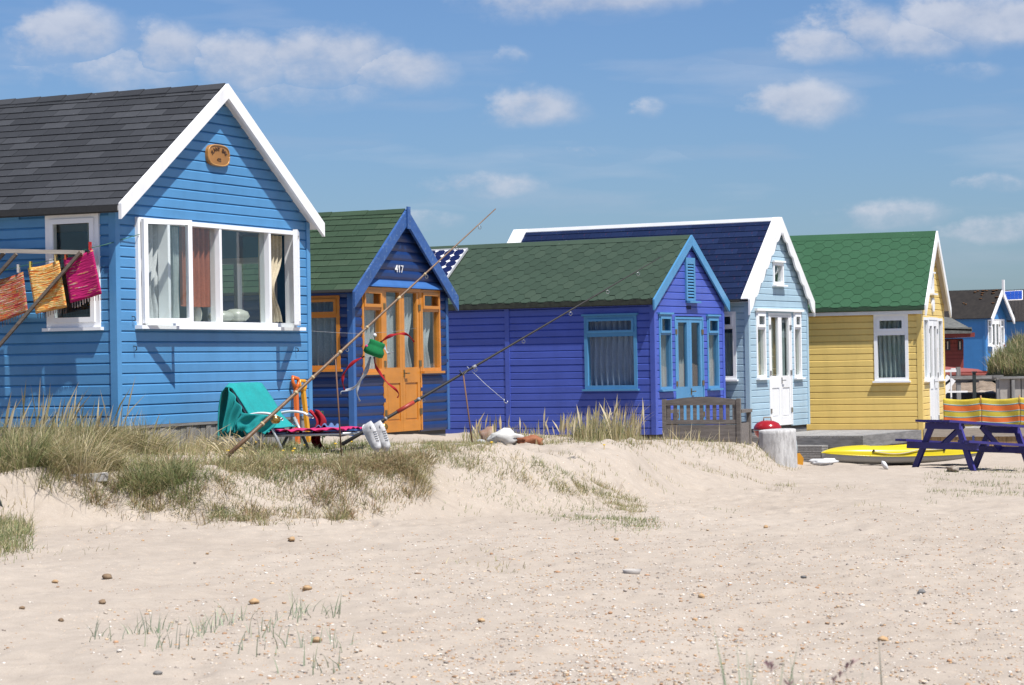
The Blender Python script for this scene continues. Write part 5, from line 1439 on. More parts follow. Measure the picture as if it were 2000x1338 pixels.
def rest(pt, pb, y_, label):
    T_ = at(*pt, y_); B_ = at(*pb, y_); k = empty('rod_rest', B_); tag(k, label, 'rod rest', 'rod rests in the dune'); d = T_ - B_
    MB().tube([Vector((0, 0, -.15)), d], .007, 8).build('stake', RUST, k, True)
    MB().tube([d + Vector((-.035, 0, .045)), d, d + Vector((.035, 0, .035))], .007, 6).build('fork', DARKM, k, True)
rest((655, 700), (668, 884), 21.55, 'thin rusty stake holding up the bamboo fishing rod'); rest((905, 733), (927, 872), 22.15, 'thin rusty stake holding up the black fishing rod')
o = MB().tube([at(912, 716, 22.2), at(950, 752, 22.3), at(984, 781, 22.3)], .0022, 5).build('fishing_line', plain('pale_line', (.70, .72, .76), .4), None, True); tag(o, 'pale fishing line hanging from the black rod', 'fishing line')
o = MB().tube([at(984, 779, 22.3), at(985, 786, 22.3), at(990, 788, 22.3), at(992, 783, 22.3)], .004, 6).build('fish_hook', METAL, None, True); tag(o, 'small hook at the end of the pale fishing line', 'hook')
def shoe(px, py, y_, rz, label, tilt=.35):
    k = empty('trainer', at(px, py, y_)); tag(k, label, 'trainer', 'pair of trainers hung toe down')
    WL = weathered('scuffed_white_leather', (.62, .61, .62), (1.12, 1.11, 1.1), .5, (1, 1, 1), 26); SO = plain('shoe_sole', (.90, .90, .88), .6); DK = plain('shoe_lining', (.10, .10, .11), .9)
    # local x heel to toe, z up out of the sole
    L = .27
    hw = lambda t: .047 * max(0, 1 - abs(2 * t - 1) ** 6) ** .5 * (1 + .12 * sin(pi * t * 1.3 - .6))
    ht = lambda t: (.095 if t < .28 else .095 - .05 * ((t - .28) / .62) ** .8 if t < .9 else .045 * max(0, (1 - t) / .1) ** .5)
    def up(u, v):
        a = pi * v; w_ = max(.006, hw(u)); return (L * u, -w_ * cos(a) * (1 - .25 * sin(a)), .018 + ht(u) * sin(a) ** .6)
    MB().grid(up, 22, 14).build('upper', WL, k, True)
    def so(u, v):
        a = 2 * pi * v; w_ = max(.008, hw(u) * 1.05); return (L * (1.02 * u - .01), w_ * cos(a), .010 + .012 * sin(a))
    MB().grid(so, 22, 12).build('sole', SO, k, True)
    MB().lathe([(.004, .0), (.030, .0), (.033, .010), (.028, .012), (.004, .004)], (.055, 0, .085), 14).build('opening', DK, k, True)
    for i in range(5):
        t = .36 + .075 * i; MB().tube([(L * t, -.024, .018 + ht(t) * .93), (L * t + .006, 0, .018 + ht(t) + .006), (L * t, .024, .018 + ht(t) * .93)], .004, 5).build('lace', plain('grey_lace', (.55, .54, .53), .9), k, True)
    # toe points down and to the right, sole to the left
    X = Vector((.46, -.05, -.88)).normalized(); Z = Vector((.70, -.62, .30)); Z = (Z - X * Z.dot(X)).normalized(); Y = Z.cross(X)
    k.matrix_world = Matrix.Translation(k.location) @ Matrix((X, Y, Z)).transposed().to_4x4()
shoe(709, 831, 21.35, 0, 'white trainer hanging toe down, left of the pair'); shoe(727, 830, 21.42, 0, 'white trainer hanging toe down, right of the pair')

# ------------------------------------------------------------------ frog coloured windsock on a string
YW = 27.4
WS = empty('windsock', at(733, 680, YW)); tag(WS, 'green round windsock with red and white ribbons before the orange doors', 'windsock')
c0 = at(733, 680, YW); px1 = YW / FPX
GR = cloth('green_ripstop', (.008, .30, .09), trans=.3)
def wp(px, py, dy=0): return at(px, py, YW + dy) - c0
m = MB(); ax = (wp(738, 668) - wp(729, 692)).normalized()
e1 = Vector((1, 0, 0)); e1 = (e1 - ax * e1.dot(ax)).normalized(); e2 = ax.cross(e1)
prof = [(q_ * 1.3, w_q * 1.25) for q_, w_q in [(-.072, .060), (-.06, .082), (-.02, .084), (.01, .066), (.03, .062), (.055, .066), (.065, .058), (.062, .045)]]
vs = []
for hgt, r in prof:
    for i in range(20):
        a = 2 * pi * i / 20; vs.append(tuple(ax * hgt + e1 * (r * 1.15 * cos(a)) + e2 * (r * sin(a))))
fs = [(j * 20 + i, j * 20 + (i + 1) % 20, (j + 1) * 20 + (i + 1) % 20, (j + 1) * 20 + i) for j in range(len(prof) - 1) for i in range(20)] + [tuple(range(19, -1, -1))]
m.add(vs, fs).build('body', GR, WS, True)
ball = MB().lathe([(.002, -.024), (.016, -.018), (.024, 0), (.016, .018), (.002, .024)], tuple(wp(732, 655)), 12); ball.build('ball', plain('white_ball', (.8, .8, .8), .5), WS, True)
MB().lathe([(.002, -.018), (.014, -.012), (.018, 0), (.012, .014), (.002, .018)], tuple(wp(716, 676, -.05)), 8).build('hand', cloth('pink_felt', (.75, .05, .25), trans=0), WS, True)
def ribbon(pts, w_, mat):
    P_ = [wp(*p) for p in pts]; n = 24
    def cr(t):
        t = t * (len(P_) - 1); i = min(int(t), len(P_) - 2); f = t - i
        p0, p1, p2, p3 = P_[max(i - 1, 0)], P_[i], P_[i + 1], P_[min(i + 2, len(P_) - 1)]
        return .5 * ((2 * p1) + (p2 - p0) * f + (2 * p0 - 5 * p1 + 4 * p2 - p3) * f * f + (3 * p1 - p0 - 3 * p2 + p3) * f ** 3)
    def fn(u, v):
        c = cr(u); t = (cr(min(1, u + .02)) - cr(max(0, u - .02))).normalized()
        s_ = t.cross(Vector((0, -1, 0))).normalized(); tw = 1.25 * sin(8 * u + 1)
        s_ = s_ * cos(tw) + Vector((0, 1, 0)) * sin(tw)
        return tuple(c + s_ * (w_ * 1.25 * (v - .5) * (1 - .35 * u)))
    o = MB().grid(fn, n, 3).build('ribbon', mat, WS, True); solidify(o, .0015)
RR = cloth('red_ribbon', (.62, .015, .03), trans=.35); WR = cloth('white_ribbon', (.74, .78, .84), trans=.4)
ribbon([(743, 669), (760, 657), (780, 652), (796, 654), (809, 668)], .036, RR)
ribbon([(712, 696), (690, 708), (673, 728), (669, 745), (673, 762)], .036, RR)
ribbon([(730, 697), (734, 715), (744, 731), (757, 748), (772, 760), (779, 770), (776, 777)], .030, RR)
ribbon([(724, 697), (718, 722), (704, 742), (690, 758), (668, 764), (665, 770)], .034, WR)
ribbon([(722, 698), (716, 720), (704, 745), (697, 765), (703, 784)], .034, WR)
ribbon([(746, 668), (752, 680), (758, 690), (768, 688)], .03, WR)
st_ = MB().tube([at(600, 646, 25.6), at(660, 650, 26.6), at(716, 652, 27.3), at(732, 650, 27.5), at(770, 648, 28.4), at(812, 641, 30.4)], .002, 5).build('string', plain('grey_string', (.35, .35, .36), .8), None, True)
tag(st_, 'thin string stretched between the huts holding the windsock', 'string')

# ------------------------------------------------------------------ far huts, fences and bank at the right
FB = paint('far_blue_paint', (.05, .27, .66), .5, .06)
h = F1 = Hut((1925, 724), 92, 31, 'beach_hut', 'far blue hut with mossy black roof and white gable finial')
h.root['group'] = 'far huts'
w_ = h.front(1965, 700)[0]; zA = h.front(1946, 565, .3)[1]; zE = h.front(1927, 622, .3)[1]
h.setup(w_, 5.2, zA, zE, .12, .30)
h.walls(FB, .12, [[.25, w_ - .25, .95, 2.0], [.75, w_ - .75, 0, 2.0]], boards=False)
h.corner(FB, .06); h.roof(paint('blue_soffit', (.04, .16, .36), .6), shingle_mat('black_mossy_felt', (.022, .018, .016), (.04, .032, .026)))
mossy = weathered('lichen_black_shingle', (.016, .012, .011), (.042, .034, .028), .95, (1, 1, 1), 6)
MB().add([tuple(h.slope_pt(y, v, nn)) for nn in (.001, .03) for y, v in ((-.3, 0), (5.3, 0), (5.3, h.sl), (-.3, h.sl))], [(0, 3, 2, 1), (4, 5, 6, 7), (0, 1, 5, 4), (1, 2, 6, 5), (2, 3, 7, 6), (3, 0, 4, 7)]).build('roof_covering', mossy, h.roofo)
LICH = plain('orange_lichen', (.28, .12, .03), .95, 0, .3, 8)
for i in range(14):
    y = -.25 + random.random() * 1.3; v = h.sl * (1 - .5 * random.random() ** 2) - .05; MB().lathe([(.01, 0), (.05 + .05 * random.random(), .0), (.03, .012)], tuple(h.slope_pt(y, v, .031)), 7).build('lichen', LICH, h.roofo)
h.barge(WHITE, .22, .05, .0)
MB(h.FM).box(w_ / 2 - .06, w_ / 2 + .06, h.p + .02, h.p + .10, h.za - .2, h.front(1947, 546, .3)[1]).build('finial', WHITE, h.root)
window(h, h.FM, .25, .70, .95, 2.0, UPVC, .08, .05, rows=(1.7,), sill=.1); window(h, h.FM, w_ - .70, w_ - .25, .95, 2.0, UPVC, .08, .05, rows=(1.7,), sill=.1)
double_door(h, .78, w_ - .78, .02, 1.95, WHITE, 1.0, 1.8)
o = MB(h.FM).prism([(w_ / 2 - .42, .02), (w_ / 2 - .28, .02), (w_ / 2 - .18, .5), (w_ / 2 - .14, .9), (w_ / 2 - .40, 1.05), (w_ / 2 - .45, .95)], .35, .39).build('deck_chair', WHITE, None); o.matrix_world = h.mat; tag(o, 'white folded deckchair frame propped before the far blue hut', 'deckchair')
o = MB(h.FM).grid(lambda u, v: (w_ - .55 + .22 * u * v + .05 * u, .12 + .03 * sin(7 * u), 1.0 - .55 * v), 8, 8).build('red_towel', cloth('crimson_towel', (.60, .02, .07), trans=.2), None, True); o.matrix_world = h.mat; solidify(o, .01); tag(o, 'small red towel hanging at the far blue hut door', 'towel')
h = F2 = Hut((1958, 726), 104, 31, 'beach_hut', 'farthest blue hut with corrugated brown roof at the right edge')
h.root['group'] = 'far huts'
h.setup(3.0, 6.0, 2.95, 1.95, .15, .1)
zz = h.side(1975, 566)[1]; ze_ = h.side(1975, 626)[1]
# its long side faces the camera, so build it turned: eaves towards us
F2b = MB(h.FM); 
h.walls(FB, .12, boards=False); CORR = plain('corrugated_brown_sheet', (.12, .105, .10), .8, 0, .15, 6)
h.roof(FB, CORR)
o2 = Hut((1940, 722), 106, 31, 'beach_hut', 'blue weatherboard hut under corrugated roof behind the tall grass'); o2.root['group'] = 'far huts'
o2.setup(5.0, 5.0, 2.95, 1.95, .15, .1)
bpy.data.objects.remove(o2.root)
cr = MB(); Pq = at(1948, 568, 108); Pr = at(2030, 564, 106); Ps = at(2030, 626, 103); Pt_ = at(1948, 629, 105); N = 60
vs = []
for i in range(N + 1):
    t = i / N; off = Vector((0, -.04 if i % 2 else .04, .02 if i % 2 else -.02)); vs += [tuple(Pq.lerp(Pr, t) + off), tuple(Pt_.lerp(Ps, t) + off)]
cr.add(vs, [(2 * i, 2 * i + 2, 2 * i + 3, 2 * i + 1) for i in range(N)])
CH = empty('beach_hut', (0, 0, 0)); tag(CH, 'blue weatherboard hut with corrugated roof behind tall grass', 'beach hut', 'far huts')
o = cr.build('roof', CORR, CH); solidify(o, .03)
g_ = gz(22, 106)
wl = MB(); a_, b_ = at(1950, 640, 105.3), at(2030, 640, 103.3)
wl.add([(a_.x, a_.y, g_ - .3), (b_.x, b_.y, g_ - .3), (b_.x + 1.5, b_.y + 4, g_ - .3), (a_.x + 1.5, a_.y + 4, g_ - .3), (a_.x, a_.y, Pt_.z), (b_.x, b_.y, Ps.z), (b_.x + 1.5, b_.y + 4, Pr.z - .05), (a_.x + 1.5, a_.y + 4, Pq.z - .05)], [(0, 3, 2, 1), (4, 5, 6, 7), (0, 1, 5, 4), (1, 2, 6, 5), (2, 3, 7, 6), (3, 0, 4, 7)])
wl.build('wall', FB, CH)
for ob in list(F2.root.children_recursive): bpy.data.objects.remove(ob)
bpy.data.objects.remove(F2.root)
SPf = empty('solar_panel', at(1972, 582, 103.5)); tag(SPf, 'bright blue solar panel on the corrugated roof', 'solar panel')
c0 = at(1972, 582, 104.6)
q4 = [at(1953, 574, 105.6) , at(1993, 572, 105.2), at(1993, 590, 104.2), at(1953, 592, 104.6)]
q4 = [p - SPf.location + Vector((0, -.5, .1)) for p in q4]
bo = MB().add([tuple(p) for p in q4] + [tuple(p + Vector((0, .06, -.03))) for p in q4], [(0, 1, 2, 3), (7, 6, 5, 4), (0, 4, 5, 1), (1, 5, 6, 2), (2, 6, 7, 3), (3, 7, 4, 0)]); bo.build('backing', WHITE, SPf)
cn = sum(q4, Vector()) / 4
for i in range(5):
    for j in range(2):
        def bl(u, v): return q4[0].lerp(q4[1], u).lerp(q4[3].lerp(q4[2], u), v)
        u0, u1, v0_, v1_ = .03 + i * .188, .03 + i * .188 + .18, .06 + j * .45, .06 + j * .45 + .43
        pts = [bl(u0, v0_), bl(u1, v0_), bl(u1, v1_), bl(u0, v1_)]; of = Vector((0, -.02, .01))
        MB().add([tuple(p + of) for p in pts] + [tuple(p) for p in pts], [(0, 1, 2, 3), (0, 4, 5, 1), (1, 5, 6, 2), (2, 6, 7, 3), (3, 7, 4, 0)]).build('cell', plain('far_solar_cell', (.02, .08, .42), .3), SPf)
# red shed
RS = empty('red_shed', at(1862, 722, 72)); RS.location.z = gz(RS.location.x, RS.location.y)
tag(RS, 'small red boarded shed with mossy grey roof behind the yellow hut', 'shed')
REDP = paint('barn_red_paint', (.26, .035, .025), .6, .12)
def rb(px0, py0, px1, py1, y_, d_, name, mat, parent=RS):
    a = at(px0, py0, y_) - parent.location; b_ = at(px1, py1, y_) - parent.location
    return MB().box(a.x, b_.x, a.y, a.y + d_, b_.z, a.z).build(name, mat, parent)
rb(1822, 662, 1881.5, 735, 72, 2.6, 'wall', INSIDE_DK)
for i in range(8): rb(1821.5, 664 + i * 7.4, 1882, 664 + i * 7.4 + 6.9, 71.96, .035, 'board', REDP)
rb(1847, 665, 1856, 684, 71.93, .05, 'window', DARKM); rb(1871, 665, 1879, 684, 71.93, .05, 'window', DARKM)
rb(1850, 667, 1852, 682, 71.90, .03, 'mullion', CREAM); rb(1874, 667, 1876, 682, 71.90, .03, 'mullion', CREAM)
rb(1818, 651, 1904, 658, 71.2, 3.6, 'fascia', REDP)
FELT2 = weathered('grey_moss_felt', (.10, .105, .10), (.26, .26, .23), .95, (1, 1, 1), 7)
rb(1818, 640.5, 1898, 651, 71.1, .08, 'valance', FELT2)
a = [at(1815, 641, 71.1), at(1899, 643, 71.1), at(1858, 621, 73.2), at(1815, 614, 73.2)]
bz = [p - RS.location for p in a]; q_ = Vector((0, 0, -.05))
MB().add([tuple(p) for p in bz] + [tuple(p + q_) for p in bz], [(0, 1, 2, 3), (7, 6, 5, 4), (0, 4, 5, 1), (1, 5, 6, 2), (2, 6, 7, 3), (3, 7, 4, 0)]).build('roof', FELT2, RS)
BX = empty('storage_box', at(1886, 745, 66)); BX.location.z = gz(BX.location.x, BX.location.y); tag(BX, 'long low red storage box with sloping lid in front of the shed', 'storage box')
rb(1842, 727, 1930, 748, 66, 1.2, 'body', REDP, BX)
a = [at(1840, 728.5, 65.9), at(1932, 730, 65.9), at(1910, 721, 67.0), at(1842, 715.5, 67.0)]; bz = [p - BX.location for p in a]
MB().add([tuple(p) for p in bz] + [tuple(p + q_) for p in bz], [(0, 1, 2, 3), (7, 6, 5, 4), (0, 4, 5, 1), (1, 5, 6, 2), (2, 6, 7, 3), (3, 7, 4, 0)]).build('lid', paint('faded_red_lid', (.36, .09, .07), .7, .1), BX)
# fences
FE = empty('fence', at(1900, 770, 56)); tag(FE, 'grey post and rail fence behind the windbreak', 'fence')
def fb(*a): return rb(*a, FE)
fb(1868.5, 717, 1877.5, 790, 56, .12, 'post', GREYW); fb(1946.5, 738, 1952.5, 790, 56, .12, 'post', GREYW)
fb(1859, 734.5, 1946, 739.5, 55.95, .04, 'rail', GREYH); fb(1877.6, 740.5, 1946, 743, 56.02, .04, 'rail', GREYH); fb(1940, 733, 1960, 737.5, 55.9, .06, 'cap', GREYH)
BP = empty('bollard', at(1904, 780, 54)); tag(BP, 'black square post beside the grey fence', 'post')
rb(1900.5, 728, 1907.5, 800, 54, .1, 'post', plain('black_stain', (.02, .03, .028), .6), BP); rb(1899.8, 725.5, 1908.2, 728, 53.98, .14, 'cap', DARKM, BP); rb(1855, 743, 1912, 747, 54.2, .05, 'rail', DARKM, BP)
CW = empty('retaining_wall', at(1980, 780, 57)); tag(CW, 'pale boarded retaining wall below the tall grass', 'wall')
x = 1953
while x < 2035: rb(x, 738.5, x + 20.5, 800, 57, .15, 'panel', weathered('pale_concrete_panel', (.42, .38, .34), (.58, .54, .49), .9, (1, 1, 1), 5), CW); x += 21
rb(1952, 736, 2040, 738.4, 56.9, .4, 'coping', GREYH, CW); rb(1976, 742, 1983, 800, 56.9, .1, 'pier', GREYW, CW)
WR_ = empty('stair_rail', at(1858, 790, 50)); tag(WR_, 'white painted stair rail beside the yellow hut', 'railing')
rb(1856, 722, 1860, 800, 50, .06, 'post', WHITE, WR_); rb(1842, 722.5, 1868, 726.5, 49.95, .07, 'handrail', WHITE, WR_); rb(1858, 719.5, 1867, 722.4, 49.95, .08, 'cap', WHITE, WR_)
rb(1842, 764, 1890, 766.5, 49.9, .05, 'lower_rail', WHITE, WR_)
MB().bar(at(1836, 768, 50.3) - WR_.location, at(1858, 738, 50.3) - WR_.location, .04, .22).build('stringer', WHITE, WR_)
MB().bar(at(1838, 757, 50.1) - WR_.location, at(1858, 741, 50.1) - WR_.location, .03, .05).build('dark_rail', DARKM, WR_)
def bank():
    def fn(u, v):
        px = 1835 + 140 * u; y_ = 60 + 4 * v
        P = at(px, 764 - 20 * (1 - (1 - v) ** 2) + 2 * sin(17 * u) + 1.2 * sin(41 * u), y_); return tuple(P)
    m, nt, b = _mat('earth_bank'); n_ = _noise(nt, 3.5, 8, .7); c = _ramp(nt, n_, [(.3, (.12, .085, .055)), (.5, (.28, .21, .15)), (.7, (.38, .30, .23))]); nt.links.new(c, b.inputs['Base Color']); b.inputs['Roughness'].default_value = 1; _bump(nt, b, n_, 1, .2)
    o = MB().grid(fn, 40, 10).build('earth_bank', m, None, True); tag(o, kind='structure')
bank()

# ------------------------------------------------------------------ grass, pebbles and stones
def inpoly(px, py, poly):
    r = np.zeros(px.shape, bool); n = len(poly)
    for i in range(n):
        x0, y0 = poly[i]; x1, y1 = poly[(i + 1) % n]
        if y0 == y1: continue
        c = ((y0 > py) != (y1 > py)) & (px < (x1 - x0) * (py - y0) / (y1 - y0) + x0); r ^= c
    return r
def scatter(n, poly, y0, y1, thin=None, seed=0, jit=22):
    """random ground points whose foot is seen inside a polygon of photograph pixels"""
    g = np.random.default_rng(seed); xs = np.array([p[0] for p in poly]); out = []
    got = 0
    for _ in range(40):
        Y = g.uniform(y0, y1, 6000); X = ((g.uniform(xs.min(), xs.max(), 6000) - 1000) / FPX) * Y
        Z = ground(X, Y); P = np.stack([X, Y, Z], 1); px, py = project(P); ok = inpoly(px + g.normal(0, jit, 6000), py + g.normal(0, jit * .35, 6000), poly)
        if thin is not None: ok &= g.random(6000) < thin(X, Y, px, py)
        out.append(P[ok]); got += ok.sum()
        if got >= n: break
    return np.concatenate(out)[:n]
PAL = {'straw': [(.52, .43, .26), (.58, .50, .33), (.42, .33, .18), (.36, .31, .15)], 'olive': [(.22, .22, .095), (.29, .27, .12), (.38, .32, .17), (.17, .19, .075), (.48, .40, .23)],
       'green': [(.18, .23, .085), (.23, .27, .11), (.29, .30, .14), (.40, .37, .20), (.14, .19, .07)], 'brown': [(.34, .22, .13), (.40, .28, .17), (.48, .38, .24), (.28, .23, .12), (.24, .23, .10)],
       'blue': [(.30, .36, .25), (.35, .40, .29), (.24, .31, .19), (.42, .43, .30)], 'mix': [(.46, .40, .22), (.33, .31, .15), (.23, .25, .10), (.52, .45, .28), (.38, .28, .16), (.27, .29, .12)]}
GRASS = attr_mat('grass_blades', .55, .32)
class Blades:
    def __init__(s): s.co = []; s.idx = []; s.col = []; s.n = 0
    def add(s, P, h0, h1, lean, spread, w, pal, seed=0, droop=.35, head=False, exact=False):
        g = np.random.default_rng(seed); N = len(P)
        if N == 0: return
        H = g.uniform(h0, h1, N) * (1 if exact else g.uniform(.7, 1.0, N)); an = g.uniform(0, 2 * pi, N); mg = np.abs(g.normal(0, spread, N))
        lx = lean[0] + mg * np.cos(an); ly = lean[1] + mg * np.sin(an)
        fa = g.uniform(0, pi, N) * .6 - .3 * pi; fx, fy = np.cos(fa), np.sin(fa)
        c = np.array(PAL[pal])[g.integers(0, len(PAL[pal]), N)] * g.uniform(.75, 1.2, (N, 1))
        ts = [0, .35, .7, 1.0]; wd = [1, .85, .5, 0] if not head else [.35, .35, 1.3, 0]
        V = []
        for t, k in zip(ts, wd):
            cx = P[:, 0] + lx * H * t ** 1.6; cy = P[:, 1] + ly * H * t ** 1.6
            cz = P[:, 2] - .01 + H * (t - droop * np.hypot(lx, ly) * t ** 2.2)
            ww = w * k * .5
            if k > 0: V += [np.stack([cx - fx * ww, cy - fy * ww, cz], 1), np.stack([cx + fx * ww, cy + fy * ww, cz], 1)]
            else: V += [np.stack([cx, cy, cz], 1)]
        V = np.stack(V, 1)       # N,7,3
        b = (np.arange(N) * 7 + s.n)[:, None]
        T = np.array([(0, 1, 3), (0, 3, 2), (2, 3, 5), (2, 5, 4), (4, 5, 6)]).reshape(1, 15)
        s.idx.append((b + T).reshape(-1)); s.co.append(V.reshape(-1, 3)); s.col.append(np.repeat(c, 7, 0)); s.n += 7 * N
    def tussock(s, centres, n, rad, h0, h1, w, pal, seed=0, arch=.9, lean=(.12, -.05), droop=.6):
        g = np.random.default_rng(seed)
        for i, c in enumerate(centres):
            k = int(n * g.uniform(.6, 1.3)); sc = g.uniform(.7, 1.2); a = g.uniform(0, 2 * pi, k); r = rad * sc * np.sqrt(g.random(k))
            X = c[0] + r * np.cos(a); Y = c[1] + r * np.sin(a); P = np.stack([X, Y, ground(X, Y)], 1)
            N = k; H = g.uniform(h0, h1, N) * sc; out = (r / (rad * sc)) * arch * g.uniform(.3, 1.2, N) + .08
            an = a + g.normal(0, .5, N); lx = lean[0] + out * np.cos(an); ly = lean[1] + out * np.sin(an)
            fa = g.uniform(0, pi, N); fx, fy = np.cos(fa), np.sin(fa); p = pal if isinstance(pal, str) else pal[i % len(pal)]
            col = np.array(PAL[p])[g.integers(0, len(PAL[p]), N)] * g.uniform(.7, 1.2, (N, 1)); V = []
            for t, kk in zip([0, .35, .7, 1.0], [1, .85, .55, 0]):
                cx = X + lx * H * t ** 1.7; cy = Y + ly * H * t ** 1.7; cz = P[:, 2] - .01 + H * (t - droop * np.hypot(lx, ly) * t ** 2.4); ww = w * kk * .5 * (.7 + .6 * ((np.arange(N) * 7) % 10) / 10)
                if kk > 0: V += [np.stack([cx - fx * ww, cy - fy * ww, cz], 1), np.stack([cx + fx * ww, cy + fy * ww, cz], 1)]
                else: V += [np.stack([cx, cy, cz], 1)]
            V = np.stack(V, 1); b = (np.arange(N) * 7 + s.n)[:, None]; T = np.array([(0, 1, 3), (0, 3, 2), (2, 3, 5), (2, 5, 4), (4, 5, 6)]).reshape(1, 15)
            s.idx.append((b + T).reshape(-1)); s.co.append(V.reshape(-1, 3)); s.col.append(np.repeat(col, 7, 0)); s.n += 7 * N
    def build(s, name, label, cat='grass'):
        co_ = np.concatenate(s.co); ix = np.concatenate(s.idx).astype(np.int32); cl = np.concatenate(s.col)
        me = bpy.data.meshes.new(name); me.vertices.add(len(co_)); me.vertices.foreach_set('co', co_.ravel())
        me.loops.add(len(ix)); me.loops.foreach_set('vertex_index', ix); nf = len(ix) // 3
        me.polygons.add(nf); me.polygons.foreach_set('loop_start', np.arange(0, 3 * nf, 3, dtype=np.int32)); me.update()
        a = me.attributes.new('Col', 'FLOAT_COLOR', 'POINT'); a.data.foreach_set('color', np.concatenate([cl, np.ones((len(cl), 1))], 1).ravel().astype(np.float32))
        me.materials.append(GRASS); o = bpy.data.objects.new(name, me); C.objects.link(o); return tag(o, label, cat, kind='stuff')
def clump(lo, hi, sc, seed): return lambda X, Y, px, py: np.clip((vnoise(X * sc, Y * sc, seed) + .5 - lo) / (hi - lo), 0, 1)

# tall marram at the left, before the side of the blue hut
T1 = Blades()
L1 = [(-90, 800), (60, 800), (150, 820), (220, 850), (300, 880), (300, 900), (180, 915), (150, 925), (-90, 930)]
T1.tussock(scatter(46, L1, 18.0, 21.9, None, 1, 6), 200, .19, .24, .52, .0062, ['mix', 'straw', 'green', 'olive', 'straw', 'mix'], 1, 1.15, (.28, -.06))
T1.tussock(scatter(16, [(-90, 805), (60, 805), (130, 830), (130, 870), (-90, 880)], 20, 21.9, None, 2, 4), 120, .16, .42, .80, .0055, ['olive', 'straw', 'green', 'mix'], 2, .6, (.16, -.02), .45)
T1.tussock(scatter(40, [(-60, 895), (150, 890), (300, 885), (200, 925), (150, 945), (-60, 940)], 17.5, 21, None, 3, 6), 120, .12, .12, .30, .0055, ['olive', 'brown', 'green', 'mix', 'straw'], 3, 1.1, (.2, -.2))
T1.add(scatter(70, [(-60, 800), (100, 800), (250, 850), (250, 880), (-60, 900)], 19.5, 21.9, None, 4), .45, .80, (.16, -.02), .2, .013, 'straw', 4, .2, True)
L2 = [(-60, 945), (30, 948), (60, 1010), (45, 1075), (-60, 1090)]
T1.add(scatter(1900, L2, 13, 19.5, clump(.1, .6, 2.5, 34), 5), .05, .16, (.1, -.15), .7, .005, 'green', 5)
T1.add(scatter(900, L2, 13, 19.5, None, 6), .05, .15, (.1, -.1), .8, .005, 'straw', 6)
T1.build('marram_grass', 'tall tangled marram grass below the sky blue hut side wall')
# medium grass along the front of the blue hut
T2 = Blades()
L3 = [(225, 850), (440, 862), (560, 875), (560, 905), (430, 915), (250, 915), (180, 900)]
T2.add(scatter(3800, L3, 19.5, 24.5, clump(.1, .55, 2.2, 22), 7), .06, .22, (.25, -.1), .65, .0055, 'mix', 7, .5)
T2.add(scatter(600, [(225, 850), (440, 862), (440, 885), (240, 890)], 20.5, 24.2, None, 8), .18, .40, (.35, 0), .55, .0055, 'straw', 8, .5)
T2.add(scatter(26, [(225, 850), (520, 868), (520, 885), (240, 890)], 20.5, 24.2, None, 9), .25, .50, (.25, 0), .3, .013, 'straw', 9, .25, True)
T2.add(scatter(170, [(390, 868), (530, 872), (530, 900), (390, 900)], 20.5, 23, None, 10), .18, .36, (-.6, -.2), .5, .010, 'straw', 10, .6, True)
L4 = [(420, 872), (700, 868), (950, 862), (960, 885), (840, 905), (640, 922), (420, 925)]
T2.add(scatter(8500, L4, 19.6, 24.5, clump(-.2, .4, 2.4, 23), 11), .03, .10, (.1, -.08), .8, .005, 'mix', 11, .5)
T2.add(scatter(2300, [(480, 872), (760, 868), (760, 900), (480, 905)], 20, 24.5, clump(.1, .5, 3, 35), 12), .05, .15, (.1, -.05), .6, .005, 'green', 12)
T2.build('dune_turf', 'short green and straw turf on the dune top around the lounger')
# straggling tufts down the dune face
T3 = Blades()
L5 = [(60, 905), (420, 915), (650, 905), (830, 895), (835, 975), (660, 1015), (420, 1022), (300, 1008), (180, 995), (150, 955), (60, 945)]
T3.tussock(scatter(190, L5, 18.4, 22, clump(.2, .6, 1.7, 41), 50, 10), 58, .085, .07, .19, .0055, ['brown', 'green', 'mix', 'straw', 'brown', 'olive'], 50, 1.3, (.15, -.3))
T3.tussock(scatter(16, [(640, 915), (790, 900), (820, 940), (800, 975), (700, 965)], 19, 21.5, None, 51, 6), 120, .12, .10, .24, .0055, ['mix', 'brown', 'straw'], 51, 1.2, (.3, -.35))
T3.tussock(scatter(9, [(250, 935), (360, 925), (360, 965), (260, 965)], 18.4, 21.5, None, 52, 4), 170, .13, .12, .26, .0055, ['green', 'green', 'olive'], 52, 1.1, (.1, -.2))
L5 = [(60, 905), (420, 915), (650, 905), (830, 895), (835, 975), (660, 1015), (420, 1022), (300, 1008), (180, 995), (150, 955), (60, 945)]
T3.add(scatter(2600, L5, 18.4, 22, clump(.36, .70, 2.3, 24), 13), .04, .13, (.2, -.4), .7, .0055, 'brown', 13, .6)
T3.add(scatter(1500, L5, 18.4, 22, clump(.44, .74, 2.6, 25), 14), .04, .14, (.15, -.3), .7, .0055, 'green', 14, .55)
T3.add(scatter(3800, L5, 18.4, 22, clump(.15, .7, 1.6, 36), 15), .03, .11, (.15, -.35), .8, .005, 'straw', 15, .6)
L5b = [(430, 905), (650, 898), (840, 890), (840, 925), (640, 940), (430, 945)]
T3.add(scatter(4200, L5b, 18.8, 22.5, clump(.05, .6, 2.0, 37), 30), .03, .11, (.15, -.2), .7, .005, 'mix', 30, .55)
L6 = [(640, 900), (800, 890), (830, 930), (810, 965), (720, 950), (640, 930)]
T3.add(scatter(500, L6, 19, 22, clump(.2, .6, 2.6, 38), 16), .08, .20, (.35, -.4), .6, .0055, 'mix', 16, .55)
T3.add(scatter(300, [(250, 935), (360, 925), (370, 985), (260, 980)], 18.4, 22, clump(.1, .5, 2.6, 39), 17), .07, .20, (.15, -.25), .7, .0055, 'green', 17, .5)
